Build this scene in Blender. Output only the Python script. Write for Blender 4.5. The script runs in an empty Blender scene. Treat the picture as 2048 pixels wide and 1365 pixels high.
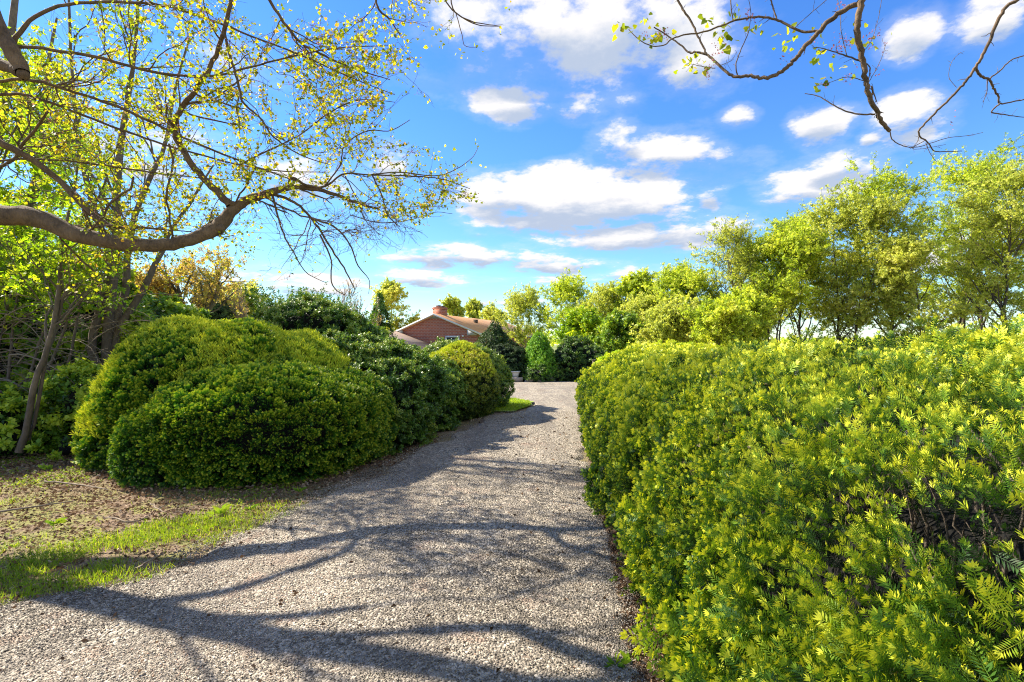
import bpy, math, time
import numpy as np
from mathutils import Vector

T0 = time.time()
R = math.radians
scn = bpy.context.scene
COL = scn.collection

# ------------------------------------------------------------------ camera, sun, sky, exposure
EYE = 1.7
FPX = 1024.0            # focal length in photograph pixels (2048 wide)
HV = 690.0              # horizon row of the photograph
cam_d = bpy.data.cameras.new("camera")
cam_d.lens = 18.0
cam_d.sensor_width = 36.0
cam_d.shift_y = (HV - 682.5) / 2048.0
cam_d.clip_start = 0.05
cam_d.clip_end = 3000
cam = bpy.data.objects.new("camera", cam_d)
cam.location = (0, 0, EYE)
cam.rotation_euler = (R(90), 0, 0)
COL.objects.link(cam)
scn.camera = cam

SUN_AZ, SUN_EL = -68.0, 40.0     # azimuth measured from +Y towards +X
sd = Vector((math.sin(R(SUN_AZ)) * math.cos(R(SUN_EL)), math.cos(R(SUN_AZ)) * math.cos(R(SUN_EL)), math.sin(R(SUN_EL))))
sun_d = bpy.data.lights.new("sun", 'SUN')
sun_d.energy = 5.0
sun_d.angle = R(0.55)
sun_d.color = (1.0, 0.90, 0.74)
sun = bpy.data.objects.new("sun", sun_d)
sun.rotation_euler = sd.to_track_quat('Z', 'Y').to_euler()
sun.location = (-20, 10, 30)
COL.objects.link(sun)

scn.view_settings.view_transform = 'Standard'
scn.view_settings.look = 'None'
scn.view_settings.exposure = 1.42
scn.view_settings.gamma = 1.0
scn.cycles.max_bounces = 6
scn.cycles.diffuse_bounces = 3
scn.cycles.glossy_bounces = 2
scn.cycles.transmission_bounces = 4
scn.cycles.sample_clamp_indirect = 6
scn.cycles.use_denoising = True
scn.cycles.denoising_prefilter = 'NONE'
scn.cycles.filter_width = 1.1

world = bpy.data.worlds.new("World")
scn.world = world
world.use_nodes = True
wt = world.node_tree
for n in list(wt.nodes):
    wt.nodes.remove(n)

class NT:
    """tiny helper for wiring nodes"""
    def __init__(s, tree): s.t = tree
    def n(s, typ, **kw):
        nd = s.t.nodes.new(typ)
        for k, v in kw.items():
            setattr(nd, k, v)
        return nd
    def put(s, sock, v):
        if v is None: return
        if hasattr(v, 'is_output'): s.t.links.new(v, sock)
        else: sock.default_value = v
    def m(s, op, a, b=None, c=None, clamp=False):
        nd = s.n('ShaderNodeMath', operation=op, use_clamp=clamp)
        s.put(nd.inputs[0], a)
        if b is not None: s.put(nd.inputs[1], b)
        if c is not None: s.put(nd.inputs[2], c)
        return nd.outputs[0]
    def vm(s, op, a, b=None):
        nd = s.n('ShaderNodeVectorMath', operation=op)
        s.put(nd.inputs[0], a)
        if b is not None: s.put(nd.inputs[1], b)
        return nd.outputs['Value'] if op in ('LENGTH', 'DOT_PRODUCT', 'DISTANCE') else nd.outputs[0]
    def smooth(s, x, lo, hi, a=0.0, b=1.0):
        nd = s.n('ShaderNodeMapRange', interpolation_type='SMOOTHSTEP')
        s.put(nd.inputs[0], x); s.put(nd.inputs[1], lo); s.put(nd.inputs[2], hi)
        s.put(nd.inputs[3], a); s.put(nd.inputs[4], b)
        return nd.outputs[0]
    def noise(s, vec, scale, detail=4, rough=0.5, dist=0.0):
        nd = s.n('ShaderNodeTexNoise')
        s.put(nd.inputs['Vector'], vec); nd.inputs['Scale'].default_value = scale
        nd.inputs['Detail'].default_value = detail; nd.inputs['Roughness'].default_value = rough
        nd.inputs['Distortion'].default_value = dist
        return nd.outputs['Fac']
    def mix(s, f, a, b, blend='MIX'):
        nd = s.n('ShaderNodeMix', data_type='RGBA', blend_type=blend)
        s.put(nd.inputs[0], f); s.put(nd.inputs[6], a); s.put(nd.inputs[7], b)
        return nd.outputs[2]
    def ramp(s, f, stops):
        nd = s.n('ShaderNodeValToRGB')
        s.put(nd.inputs[0], f)
        cr = nd.color_ramp
        while len(cr.elements) > 1: cr.elements.remove(cr.elements[-1])
        cr.elements[0].position = stops[0][0]; cr.elements[0].color = (*stops[0][1], 1)
        for p, c in stops[1:]:
            e = cr.elements.new(p); e.color = (*c, 1)
        return nd.outputs[0]

W = NT(wt)
sky = W.n('ShaderNodeTexSky', sky_type='NISHITA', sun_disc=False)
sky.sun_elevation = R(SUN_EL)
sky.sun_rotation = R(SUN_AZ)
sky.altitude = 100
sky.air_density = 1.0
sky.dust_density = 0.1
sky.ozone_density = 2.5
tc = W.n('ShaderNodeTexCoord')
D = W.vm('NORMALIZE', tc.outputs['Generated'])
sep = W.n('ShaderNodeSeparateXYZ'); W.put(sep.inputs[0], D)
dx, dy, dz = sep.outputs
az = W.m('ARCTAN2', dx, dy)
el = W.m('ARCSINE', dz)
dzc = W.m('MAXIMUM', dz, 0.0)
den = W.m('ADD', dzc, 0.16)
pc = W.n('ShaderNodeCombineXYZ')
W.put(pc.inputs[0], W.m('DIVIDE', dx, den)); W.put(pc.inputs[1], W.m('DIVIDE', dy, den)); pc.inputs[2].default_value = 0.37
PV = pc.outputs[0]
nA = W.noise(PV, 4.6, 11, 0.62)
nB = W.noise(PV, 1.6, 3, 0.5)
# heaps of cloud: azimuth, elevation, half sizes (all degrees on the sky), weight
def heap(u, v, ru, rv, w=1.0):
    a = math.atan((u - 1024) / FPX)
    e = math.atan((HV - v) / FPX * math.cos(a))
    ra = ru / FPX * math.cos(a) ** 2
    re = rv / FPX * math.cos(a) * math.cos(e) ** 2
    return a, e, ra, re, w
HEAPS = [heap(*h) for h in [
    (1190, 40, 250, 110, 1.15), (960, 60, 110, 120, .75), (1080, 140, 220, 50, .62), (1390, 110, 100, 70, .8), (860, 150, 90, 30, .4),
    (1040, 205, 85, 40, 1.05), (1140, 215, 60, 32, .7),
    (1235, 285, 50, 40, .8), (1330, 305, 105, 42, .95), (1440, 325, 75, 36, .75),
    (1010, 395, 100, 44, 1.1), (1170, 398, 200, 60, 1.3), (1110, 440, 150, 28, 1.0), (1420, 390, 36, 28, .8),
    (1290, 470, 180, 32, 1.1), (1420, 455, 110, 30, .8),
    (920, 512, 150, 24, 1.1), (1110, 528, 100, 20, 1.0), (840, 556, 70, 20, .95), (1200, 560, 190, 12, .7), (1300, 545, 90, 12, .7),
    (1640, 245, 60, 42, 1.05), (1820, 235, 75, 48, 1.0), (1640, 375, 120, 42, 1.1), (1680, 335, 70, 34, .8), (1480, 236, 36, 22, .85),
    (1820, 60, 62, 52, .85), (1985, 35, 80, 60, .75), (1740, 277, 24, 14, .8), (1265, 205, 30, 20, .5), (955, 467, 22, 10, .7),
    (775, 330, 45, 38, 1.0), (600, 355, 90, 40, .8), (590, 570, 150, 30, .85), (480, 150, 90, 50, .55), (250, 300, 180, 120, .7),
    (1880, 520, 150, 26, .8), (2000, 480, 150, 60, .7), (1700, 620, 260, 22, .6), (1020, 606, 120, 8, .6),
]]
dens = None; low = None
for a, e, ra, re, w in HEAPS:
    da = W.m('MULTIPLY', W.m('SUBTRACT', az, a), 1 / ra)
    de = W.m('MULTIPLY', W.m('SUBTRACT', el, e), 1 / re)
    q = W.m('MULTIPLY_ADD', de, de, W.m('MULTIPLY', da, da))
    f = W.m('MULTIPLY', W.m('SUBTRACT', 1.0, W.m('MULTIPLY', q, 0.5)), w)
    dens = f if dens is None else W.m('SMOOTH_MAX', dens, f, 0.25)
    l2 = W.m('MULTIPLY', W.m('MULTIPLY', de, -1.0), W.m('SUBTRACT', 1.0, W.m('MULTIPLY', q, .45), clamp=True))
    low = l2 if low is None else W.m('MAXIMUM', low, l2)
dens = W.m('MAXIMUM', dens, -0.6)
# unseen clouds added behind and overhead, thickened to make the ambient light less blue
away = W.smooth(W.m('ABSOLUTE', az), 0.85, 1.1)
over = W.smooth(el, 0.62, 0.8)
gen = W.m('MULTIPLY', W.m('MAXIMUM', away, over), W.m('SUBTRACT', nB, 0.26))
dens = W.m('ADD', dens, W.m('MULTIPLY', gen, 4.0))
rag = W.m('MULTIPLY', W.m('SUBTRACT', nA, 0.5), 3.0)
dens = W.m('ADD', dens, rag)
cover = W.smooth(dens, 0.36, 0.90)
thin = W.m('MULTIPLY', W.smooth(dens, -0.15, 0.6), 0.16)
cover = W.m('MAXIMUM', cover, thin)
cover = W.m('MULTIPLY', cover, W.smooth(el, 0.0, 0.08, 0.35, 1.0))
shade = W.m('ADD', W.m('MULTIPLY', low, 1.3), W.m('MULTIPLY', W.m('SUBTRACT', nA, 0.5), -1.6))
shade = W.smooth(shade, 0.0, 0.62)
CW = 4.5
ccol = W.mix(shade, (CW * 1.03, CW * 1.0, CW * .99, 1), (CW * .50, CW * .59, CW * .76, 1))
# saturated clear blue, paler and cyan towards the horizon
hs = W.n('ShaderNodeHueSaturation'); hs.inputs['Saturation'].default_value = 1.12; hs.inputs['Value'].default_value = 1.0
W.put(hs.inputs['Color'], sky.outputs[0])
tint = W.ramp(W.m('MULTIPLY', dzc, 1.25), [(0.0, (.80, .88, .93)), (.18, (.68, .89, .99)), (.55, (.56, .86, 1.24)), (1.0, (.48, .80, 1.24))])
skyc = W.mix(1.0, hs.outputs[0], tint, 'MULTIPLY')
fin = W.mix(cover, skyc, ccol)
bg = W.n('ShaderNodeBackground'); bg.inputs['Strength'].default_value = 0.088
W.put(bg.inputs['Color'], fin)
wo = W.n('ShaderNodeOutputWorld')
wt.links.new(bg.outputs[0], wo.inputs[0])
world.cycles.sampling_method = 'MANUAL'
world.cycles.sample_map_resolution = 512

# ------------------------------------------------------------------ helpers
rng = np.random.default_rng(11)

def px(u, v, Y):
    """the place seen at photo pixel (u, v) when it stands Y metres ahead"""
    return np.array([(u - 1024) / FPX * Y, Y, EYE - (v - HV) / FPX * Y])

def nrm(a):
    return a / np.maximum(np.linalg.norm(a, axis=-1, keepdims=True), 1e-9)

class Wave:
    def __init__(s, seed, scale=1.0, n=14, oct=3):
        r = np.random.default_rng(seed)
        s.k = []; amp = 1.0; sc = scale
        for o in range(oct):
            K = nrm(r.normal(size=(n, 3))) * r.uniform(.6, 1.5, (n, 1)) * sc
            s.k.append((K, r.uniform(0, 6.28, n), amp / math.sqrt(n / 2)))
            amp *= .55; sc *= 2.1
    def __call__(s, P):
        out = 0
        for K, ph, a in s.k:
            out = out + np.sin(P @ K.T + ph).sum(-1) * a
        return out

def ground_z(x, y):
    x = np.asarray(x, float); y = np.asarray(y, float)
    a = np.clip((y - 27) / 9, 0, 1); a = a * a * (3 - 2 * a)
    b = np.clip((-x + 1) / 6, 0, 1); b = b * b * (3 - 2 * b)
    return -1.3 * a * b

def smoothshade(me, on=True):
    me.polygons.foreach_set('use_smooth', np.full(len(me.polygons), on))

class MB:
    def __init__(s): s.V = []; s.F = []; s.n = 0
    def add(s, V, F, tint=0.5, mat=0):
        V = np.asarray(V, np.float32).reshape(-1, 3); F = np.asarray(F, np.int32)
        if len(F) == 0: return s
        t = np.broadcast_to(np.asarray(tint, np.float32), (len(F),))
        s.V.append(V); s.F.append((F + s.n, t, mat)); s.n += len(V)
        return s
    def inst(s, TV, TF, P, M, S, tint=0.5, ttint=0.0, mat=0):
        """copies of the template (TV, TF) at P with basis M (n,3,3 rows = axes) and size S"""
        n = len(P)
        if n == 0: return s
        S = np.asarray(S, float)
        S = np.broadcast_to(S.reshape(-1, 1) if S.ndim == 1 else S, (n, S.shape[1] if S.ndim == 2 else 1))
        V = np.einsum('kj,njc->nkc', TV, M * (S[:, :, None] if S.shape[1] == 3 else S[:, :, None]))
        V = V + P[:, None, :]
        F = TF[None] + (np.arange(n) * len(TV))[:, None, None]
        t = np.broadcast_to(np.asarray(tint, float).reshape(-1, 1), (n, 1)) + np.broadcast_to(np.asarray(ttint, float), (len(TF),))[None]
        s.add(V.reshape(-1, 3), F.reshape(-1, TF.shape[1]), t.reshape(-1), mat)
        return s
    def tubes(s, P, Rr, sides=5, tint=0.5, mat=0, cap=False):
        P = np.asarray(P, float); Rr = np.asarray(Rr, float)
        if P.ndim == 2: P = P[None]; Rr = Rr[None]
        n, m, _ = P.shape
        T = nrm(np.gradient(P, axis=1))
        mean = nrm(P[:, -1] - P[:, 0])
        ref = np.zeros((n, 3)); ref[np.arange(n), np.argmin(np.abs(mean), axis=1)] = 1
        A = nrm(np.cross(T, ref[:, None, :])); B = np.cross(T, A)
        th = np.arange(sides) / sides * 2 * math.pi
        ring = A[:, :, None, :] * np.cos(th)[:, None] + B[:, :, None, :] * np.sin(th)[:, None]
        V = P[:, :, None, :] + ring * Rr[:, :, None, None]
        i = np.arange(m - 1)[:, None] * sides; j = np.arange(sides)[None]; j2 = (j + 1) % sides
        q = np.stack([i + j, i + j2, i + sides + j2, i + sides + j], -1).reshape(-1, 4)
        F = q[None] + (np.arange(n) * m * sides)[:, None, None]
        tt = np.broadcast_to(np.asarray(tint, float).reshape(-1, 1), (n, len(q))).reshape(-1)
        s.add(V.reshape(-1, 3), F.reshape(-1, 4), tt, mat)
        return s
    def box(s, c, size, rz=0, tint=0.5, mat=0):
        x, y, z = np.array(size) / 2
        V = np.array([[sx * x, sy * y, sz * z] for sz in (-1, 1) for sx, sy in ((-1, -1), (1, -1), (1, 1), (-1, 1))])
        ca, sa = math.cos(rz), math.sin(rz)
        V = V @ np.array([[ca, sa, 0], [-sa, ca, 0], [0, 0, 1]]) + np.array(c)
        F = [[3, 2, 1, 0], [4, 5, 6, 7], [0, 1, 5, 4], [1, 2, 6, 5], [2, 3, 7, 6], [3, 0, 4, 7]]
        return s.add(V, F, tint, mat)
    def build(s, name, mats, parent=None, smooth=False):
        me = bpy.data.meshes.new(name)
        V = np.concatenate(s.V)
        if parent is not None:
            V = V - np.array(parent.location, np.float32)
        loops = np.concatenate([f.reshape(-1) for f, t, m in s.F])
        tot = np.concatenate([np.full(len(f), f.shape[1], np.int32) for f, t, m in s.F])
        start = np.concatenate([[0], np.cumsum(tot)[:-1]]).astype(np.int32)
        me.vertices.add(len(V)); me.vertices.foreach_set('co', V.astype(np.float32).reshape(-1))
        me.loops.add(len(loops)); me.loops.foreach_set('vertex_index', loops.astype(np.int32))
        me.polygons.add(len(tot)); me.polygons.foreach_set('loop_start', start); me.polygons.foreach_set('loop_total', tot)
        mi = np.concatenate([np.full(len(f), m, np.int32) for f, t, m in s.F])
        me.polygons.foreach_set('material_index', mi)
        at = me.attributes.new('tint', 'FLOAT', 'FACE')
        at.data.foreach_set('value', np.concatenate([t for f, t, m in s.F]).astype(np.float32))
        me.update(calc_edges=True)
        if smooth: smoothshade(me)
        for m in (mats if isinstance(mats, (list, tuple)) else [mats]):
            me.materials.append(m)
        o = bpy.data.objects.new(name, me)
        COL.objects.link(o)
        if parent is not None: o.parent = parent
        return o

def tag(o, label=None, cat=None, group=None, kind=None):
    if label: o['label'] = label
    if cat: o['category'] = cat
    if group: o['group'] = group
    if kind: o['kind'] = kind
    return o

def thing(name, label, cat, loc=(0, 0, 0), group=None):
    o = bpy.data.objects.new(name, None); COL.objects.link(o)
    o.location = [float(c) for c in loc]; o.empty_display_size = .2
    return tag(o, label, cat, group)

def frame(axis, spin=None):
    """rows: side, axis, normal"""
    n = len(axis)
    r = rng.normal(size=(n, 3)) if spin is None else spin
    a = nrm(axis); s_ = nrm(np.cross(a, r)); c = np.cross(s_, a)
    return np.stack([s_, a, c], 1)

# ------------------------------------------------------------------ materials
def mat_base(name):
    m = bpy.data.materials.new(name); m.use_nodes = True
    t = m.node_tree
    for n in list(t.nodes): t.nodes.remove(n)
    N = NT(t)
    out = N.n('ShaderNodeOutputMaterial')
    return m, N, out

def leaf_mat(name, stops, trans=0.45, rough=0.55, spec=0.35, tboost=(1.35, 1.15, .6), alb=.82):
    m, N, out = mat_base(name)
    a = N.n('ShaderNodeAttribute', attribute_name='tint')
    c = N.ramp(a.outputs['Fac'], [(q, tuple(min(.9, v * alb) for v in col)) for q, col in stops])
    p = N.n('ShaderNodeBsdfPrincipled'); N.put(p.inputs['Base Color'], c)
    p.inputs['Roughness'].default_value = rough
    p.inputs['Specular IOR Level'].default_value = spec
    tr = N.n('ShaderNodeBsdfTranslucent')
    N.put(tr.inputs['Color'], N.mix(1.0, c, (*tboost, 1), 'MULTIPLY'))
    mx = N.n('ShaderNodeMixShader'); mx.inputs[0].default_value = trans
    N.t.links.new(p.outputs[0], mx.inputs[1]); N.t.links.new(tr.outputs[0], mx.inputs[2])
    N.t.links.new(mx.outputs[0], out.inputs[0])
    return m

def bark_mat(name, c1, c2, scale=14, bump=.6):
    m, N, out = mat_base(name)
    g = N.n('ShaderNodeNewGeometry')
    mp = N.n('ShaderNodeMapping'); mp.inputs['Scale'].default_value = (1, 1, .45); N.put(mp.inputs[0], g.outputs['Position'])
    n1 = N.noise(mp.outputs[0], scale, 6, .65, .3); n2 = N.noise(g.outputs['Position'], scale * .17, 3)
    c = N.ramp(N.m('MULTIPLY_ADD', n2, .5, N.m('MULTIPLY', n1, .5)), [(.3, c1), (.66, c2)])
    p = N.n('ShaderNodeBsdfPrincipled'); N.put(p.inputs['Base Color'], c); p.inputs['Roughness'].default_value = .9
    b = N.n('ShaderNodeBump'); b.inputs['Strength'].default_value = bump; b.inputs['Distance'].default_value = .02
    N.put(b.inputs['Height'], n1); N.put(p.inputs['Normal'], b.outputs[0])
    N.t.links.new(p.outputs[0], out.inputs[0])
    return m

def plain_mat(name, col, rough=.7, col2=None, scale=8, metal=0):
    m, N, out = mat_base(name)
    g = N.n('ShaderNodeNewGeometry')
    n1 = N.noise(g.outputs['Position'], scale, 5, .6)
    c2 = col2 or tuple(x * .75 for x in col)
    p = N.n('ShaderNodeBsdfPrincipled'); N.put(p.inputs['Base Color'], N.ramp(n1, [(.35, c2), (.65, col)]))
    p.inputs['Roughness'].default_value = rough; p.inputs['Metallic'].default_value = metal
    N.t.links.new(p.outputs[0], out.inputs[0])
    return m

def tint_mat(name, stops, rough=.8):
    m, N, out = mat_base(name)
    a = N.n('ShaderNodeAttribute', attribute_name='tint')
    p = N.n('ShaderNodeBsdfPrincipled'); N.put(p.inputs['Base Color'], N.ramp(a.outputs['Fac'], stops))
    p.inputs['Roughness'].default_value = rough
    N.t.links.new(p.outputs[0], out.inputs[0])
    return m

M = {}
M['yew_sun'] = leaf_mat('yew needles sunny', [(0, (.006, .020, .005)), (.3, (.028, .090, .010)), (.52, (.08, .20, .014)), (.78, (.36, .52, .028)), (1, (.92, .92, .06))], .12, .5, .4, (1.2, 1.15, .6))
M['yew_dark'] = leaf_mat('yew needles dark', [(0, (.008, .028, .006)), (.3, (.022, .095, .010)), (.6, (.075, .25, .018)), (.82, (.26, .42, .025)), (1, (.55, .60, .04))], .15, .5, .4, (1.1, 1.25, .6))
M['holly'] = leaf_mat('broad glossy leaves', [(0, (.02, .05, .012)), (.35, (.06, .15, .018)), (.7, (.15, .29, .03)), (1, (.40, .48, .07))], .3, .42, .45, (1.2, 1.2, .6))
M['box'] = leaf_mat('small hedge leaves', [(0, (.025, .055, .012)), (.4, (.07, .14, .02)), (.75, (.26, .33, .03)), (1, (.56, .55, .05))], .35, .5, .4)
M['redbud'] = leaf_mat('redbud leaves', [(0, (.12, .18, .02)), (.3, (.30, .42, .02)), (.6, (.58, .62, .03)), (.85, (.78, .64, .05)), (1, (.78, .45, .08))], .6, .5, .3, (1.3, 1.15, .5))
M['blossom'] = leaf_mat('redbud blossom', [(0, (.22, .08, .07)), (.5, (.42, .15, .16)), (1, (.60, .25, .27))], .4, .7, .2, (1.1, 1, 1))
M['fresh'] = leaf_mat('fresh green leaves', [(0, (.07, .16, .012)), (.4, (.24, .44, .02)), (.75, (.50, .64, .03)), (1, (.74, .74, .05))], .6, .5, .35, (1.2, 1.2, .5))
M['tree'] = leaf_mat('spring tree leaves', [(0, (.14, .22, .02)), (.35, (.36, .48, .035)), (.7, (.58, .66, .06)), (1, (.72, .72, .12))], .55, .55, .35, (1.2, 1.15, .6), 1.05)
M['tree2'] = leaf_mat('pale spring leaves', [(0, (.18, .24, .03)), (.35, (.42, .50, .07)), (.7, (.62, .66, .11)), (1, (.74, .74, .2))], .55, .55, .35, (1.15, 1.1, .7), 1.0)
M['conifer'] = leaf_mat('dark conifer needles', [(0, (.012, .03, .012)), (.5, (.03, .07, .02)), (1, (.10, .17, .04))], .2, .6, .3)
M['spruce'] = leaf_mat('bright spruce needles', [(0, (.03, .10, .01)), (.5, (.13, .36, .02)), (1, (.34, .60, .04))], .3, .6, .3)
M['maple'] = leaf_mat('bronze maple leaves', [(0, (.36, .20, .14)), (.5, (.58, .50, .15)), (1, (.60, .66, .12))], .55, .5, .3)
M['under'] = leaf_mat('undergrowth leaves', [(0, (.03, .07, .012)), (.5, (.15, .30, .025)), (1, (.48, .58, .05))], .45, .5, .35, alb=1.15)
M['grass'] = leaf_mat('grass blades', [(0, (.08, .15, .015)), (.4, (.22, .40, .02)), (.75, (.42, .60, .03)), (1, (.62, .58, .16))], .5, .5, .3)
M['litter'] = leaf_mat('dry leaf litter', [(0, (.07, .04, .024)), (.4, (.20, .12, .07)), (.75, (.40, .27, .17)), (1, (.66, .52, .37))], .15, .8, .1, (1, 1, 1))
M['bark'] = bark_mat('redbud bark', (.045, .030, .018), (.21, .140, .082), 40, .8)
M['bark2'] = bark_mat('grey brown bark', (.06, .046, .034), (.20, .155, .115), 26, .8)
M['bark3'] = bark_mat('pale dead twigs', (.12, .088, .06), (.30, .24, .17), 22, .4)
M['barkdark'] = bark_mat('dark far bark', (.04, .032, .026), (.12, .095, .075), 6, .4)
M['core'] = plain_mat('hedge inner shade', (.005, .0045, .003), 1.0, (.002, .002, .0015), 9)  # near-black: the shade deep inside a hedge is put into the colour
M['thicketcore'] = plain_mat('thicket inner shade', (.012, .010, .007), 1.0, (.005, .005, .003), 7)  # dark colour carries the shade inside the thicket
M['white'] = plain_mat('white painted trim', (.62, .63, .62), .5, (.52, .54, .54), 3)
M['stone'] = tint_mat('gravel stones', [(0, (.07, .056, .040)), (.3, (.165, .142, .107)), (.6, (.32, .278, .213)), (.85, (.51, .445, .35)), (.92, (.42, .24, .15)), (1, (.67, .60, .49))], .75)

def gravel_mat():
    m, N, out = mat_base('gravel')
    g = N.n('ShaderNodeNewGeometry'); P = g.outputs['Position']
    vo = N.n('ShaderNodeTexVoronoi', feature='F1'); N.put(vo.inputs['Vector'], P); vo.inputs['Scale'].default_value = 62
    sp = N.n('ShaderNodeSeparateColor'); N.put(sp.inputs[0], vo.outputs['Color'])
    v2 = N.n('ShaderNodeTexVoronoi', feature='F1'); N.put(v2.inputs['Vector'], P); v2.inputs['Scale'].default_value = 21
    s2 = N.n('ShaderNodeSeparateColor'); N.put(s2.inputs[0], v2.outputs['Color'])
    f = N.m('ADD', N.m('MULTIPLY', sp.outputs[0], .72), N.m('MULTIPLY', s2.outputs[0], .28))
    c = N.ramp(f, [(0.05, (.07, .056, .040)), (.35, (.175, .150, .114)), (.62, (.32, .278, .213)), (.9, (.51, .445, .350)), (1, (.66, .575, .445))])
    big = N.noise(P, .9, 5, .6)
    dirt = N.smooth(big, .56, .70)
    fine = N.noise(P, 30, 4, .7)
    dc = N.ramp(fine, [(.3, (.10, .065, .045)), (.7, (.32, .23, .17))])
    c = N.mix(N.m('MULTIPLY', dirt, .7), c, dc)
    warm = N.smooth(N.noise(P, 2.3, 4, .6), .58, .68)
    c = N.mix(N.m('MULTIPLY', warm, .35), c, (.36, .22, .15, 1))
    lanes = N.noise(N.vm('MULTIPLY', P, (1.5, .22, 1)), 1.3, 4, .6)
    c = N.mix(N.smooth(lanes, .48, .64, 0.0, .55), c, (.13, .11, .09, 1))
    sx = N.n('ShaderNodeSeparateXYZ'); N.put(sx.inputs[0], P)
    track = N.noise(N.vm('MULTIPLY', P, (0.55, 1.6, 1)), 1.0, 4, .65)
    yard = N.m('MULTIPLY', N.smooth(sx.outputs[1], 15.5, 18.0), N.smooth(track, .52, .62))
    c = N.mix(N.m('MULTIPLY', yard, .75), c, (.17, .155, .135, 1))
    p = N.n('ShaderNodeBsdfPrincipled'); N.put(p.inputs['Base Color'], c); p.inputs['Roughness'].default_value = .85
    b = N.n('ShaderNodeBump'); b.inputs['Strength'].default_value = 1.0; b.inputs['Distance'].default_value = .012
    N.put(b.inputs['Height'], N.m('SUBTRACT', 1.0, vo.outputs['Distance']))
    N.put(p.inputs['Normal'], b.outputs[0])
    N.t.links.new(p.outputs[0], out.inputs[0])
    return m

def soil_mat():
    m, N, out = mat_base('soil')
    g = N.n('ShaderNodeNewGeometry'); P = g.outputs['Position']
    fine = N.noise(P, 26, 6, .75); mid = N.noise(P, 5, 5, .65); big = N.noise(P, 1.1, 4, .6)
    c = N.ramp(fine, [(.28, (.05, .033, .02)), (.5, (.18, .12, .075)), (.70, (.44, .32, .21))])
    gr = N.ramp(N.noise(P, 40, 4, .7), [(.3, (.10, .14, .02)), (.7, (.34, .36, .05))])
    moss = N.smooth(N.m('MULTIPLY_ADD', mid, .45, N.m('MULTIPLY', big, .6)), .47, .58)
    sx = N.n('ShaderNodeSeparateXYZ'); N.put(sx.inputs[0], P)
    left = N.m('MULTIPLY', N.smooth(sx.outputs[0], -1.9, -2.8), N.smooth(sx.outputs[1], 6.6, 5.2))
    c = N.mix(N.m('MULTIPLY', moss, N.m('MULTIPLY_ADD', left, .35, .25)), c, gr)
    far = N.smooth(sx.outputs[1], 24, 34)
    c = N.mix(far, c, N.ramp(big, [(.3, (.10, .14, .03)), (.7, (.22, .25, .06))]))
    p = N.n('ShaderNodeBsdfPrincipled'); N.put(p.inputs['Base Color'], c); p.inputs['Roughness'].default_value = .95
    b = N.n('ShaderNodeBump'); b.inputs['Strength'].default_value = .9; b.inputs['Distance'].default_value = .02
    N.put(b.inputs['Height'], N.m('ADD', fine, mid)); N.put(p.inputs['Normal'], b.outputs[0])
    N.t.links.new(p.outputs[0], out.inputs[0])
    return m

def brick_mat(name, rz):
    m, N, out = mat_base(name)
    g = N.n('ShaderNodeTexCoord')
    mp = N.n('ShaderNodeMapping'); N.put(mp.inputs[0], g.outputs['Object'])
    mp.inputs['Rotation'].default_value = (R(90), 0, 0)
    b = N.n('ShaderNodeTexBrick'); N.put(b.inputs['Vector'], mp.outputs[0])
    b.inputs['Scale'].default_value = 1.0; b.inputs['Brick Width'].default_value = .30; b.inputs['Row Height'].default_value = .135
    b.inputs['Mortar Size'].default_value = .016; b.inputs['Mortar Smooth'].default_value = .1
    b.inputs['Color1'].default_value = (.46, .135, .065, 1); b.inputs['Color2'].default_value = (.32, .085, .045, 1)
    b.inputs['Mortar'].default_value = (.42, .30, .24, 1)
    n1 = N.noise(g.outputs['Object'], 2.5, 4)
    c = N.mix(N.m('MULTIPLY', n1, .35), b.outputs[0], (.13, .04, .03, 1))
    p = N.n('ShaderNodeBsdfPrincipled'); N.put(p.inputs['Base Color'], c); p.inputs['Roughness'].default_value = .9
    N.t.links.new(p.outputs[0], out.inputs[0])
    return m

def shingle_mat(name, a, b2, rows=4.0):
    m, N, out = mat_base(name)
    g = N.n('ShaderNodeTexCoord'); P = g.outputs['Object']
    sx = N.n('ShaderNodeSeparateXYZ'); N.put(sx.inputs[0], P)
    f = N.m('FRACT', N.m('MULTIPLY', sx.outputs[2], rows * 2.2))
    line = N.smooth(f, .0, .22)
    n1 = N.noise(P, 9, 4, .7); n2 = N.noise(P, .8, 3)
    c = N.ramp(N.m('MULTIPLY_ADD', n2, .4, N.m('MULTIPLY', n1, .6)), [(.35, a), (.65, b2)])
    c = N.mix(N.m('MULTIPLY_ADD', line, .38, .62), (.14, .09, .06, 1), c)
    p = N.n('ShaderNodeBsdfPrincipled'); N.put(p.inputs['Base Color'], c); p.inputs['Roughness'].default_value = .9
    N.t.links.new(p.outputs[0], out.inputs[0])
    return m

def glass_mat():
    m, N, out = mat_base('window glass')
    p = N.n('ShaderNodeBsdfPrincipled'); p.inputs['Base Color'].default_value = (.03, .04, .045, 1); p.inputs['Roughness'].default_value = .08
    N.t.links.new(p.outputs[0], out.inputs[0])
    return m

M['gravel'] = gravel_mat(); M['soil'] = soil_mat(); M['glass'] = glass_mat()

# ------------------------------------------------------------------ leaf and needle templates (side x, axis y, normal z)
def quadleaf(w, fold=.12):
    V = np.array([[0, 0, 0], [w / 2, .45, fold], [0, 1, 0], [-w / 2, .45, fold]], float)
    return V, np.array([[0, 1, 2, 3]])

def cat(parts):
    Vs, Fs, Ts = [], [], []; n = 0
    for V, F, t in parts:
        Vs.append(V); Fs.append(np.asarray(F) + n); Ts.append(np.full(len(F), t)); n += len(V)
    return np.concatenate(Vs), np.concatenate(Fs), np.concatenate(Ts)

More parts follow.
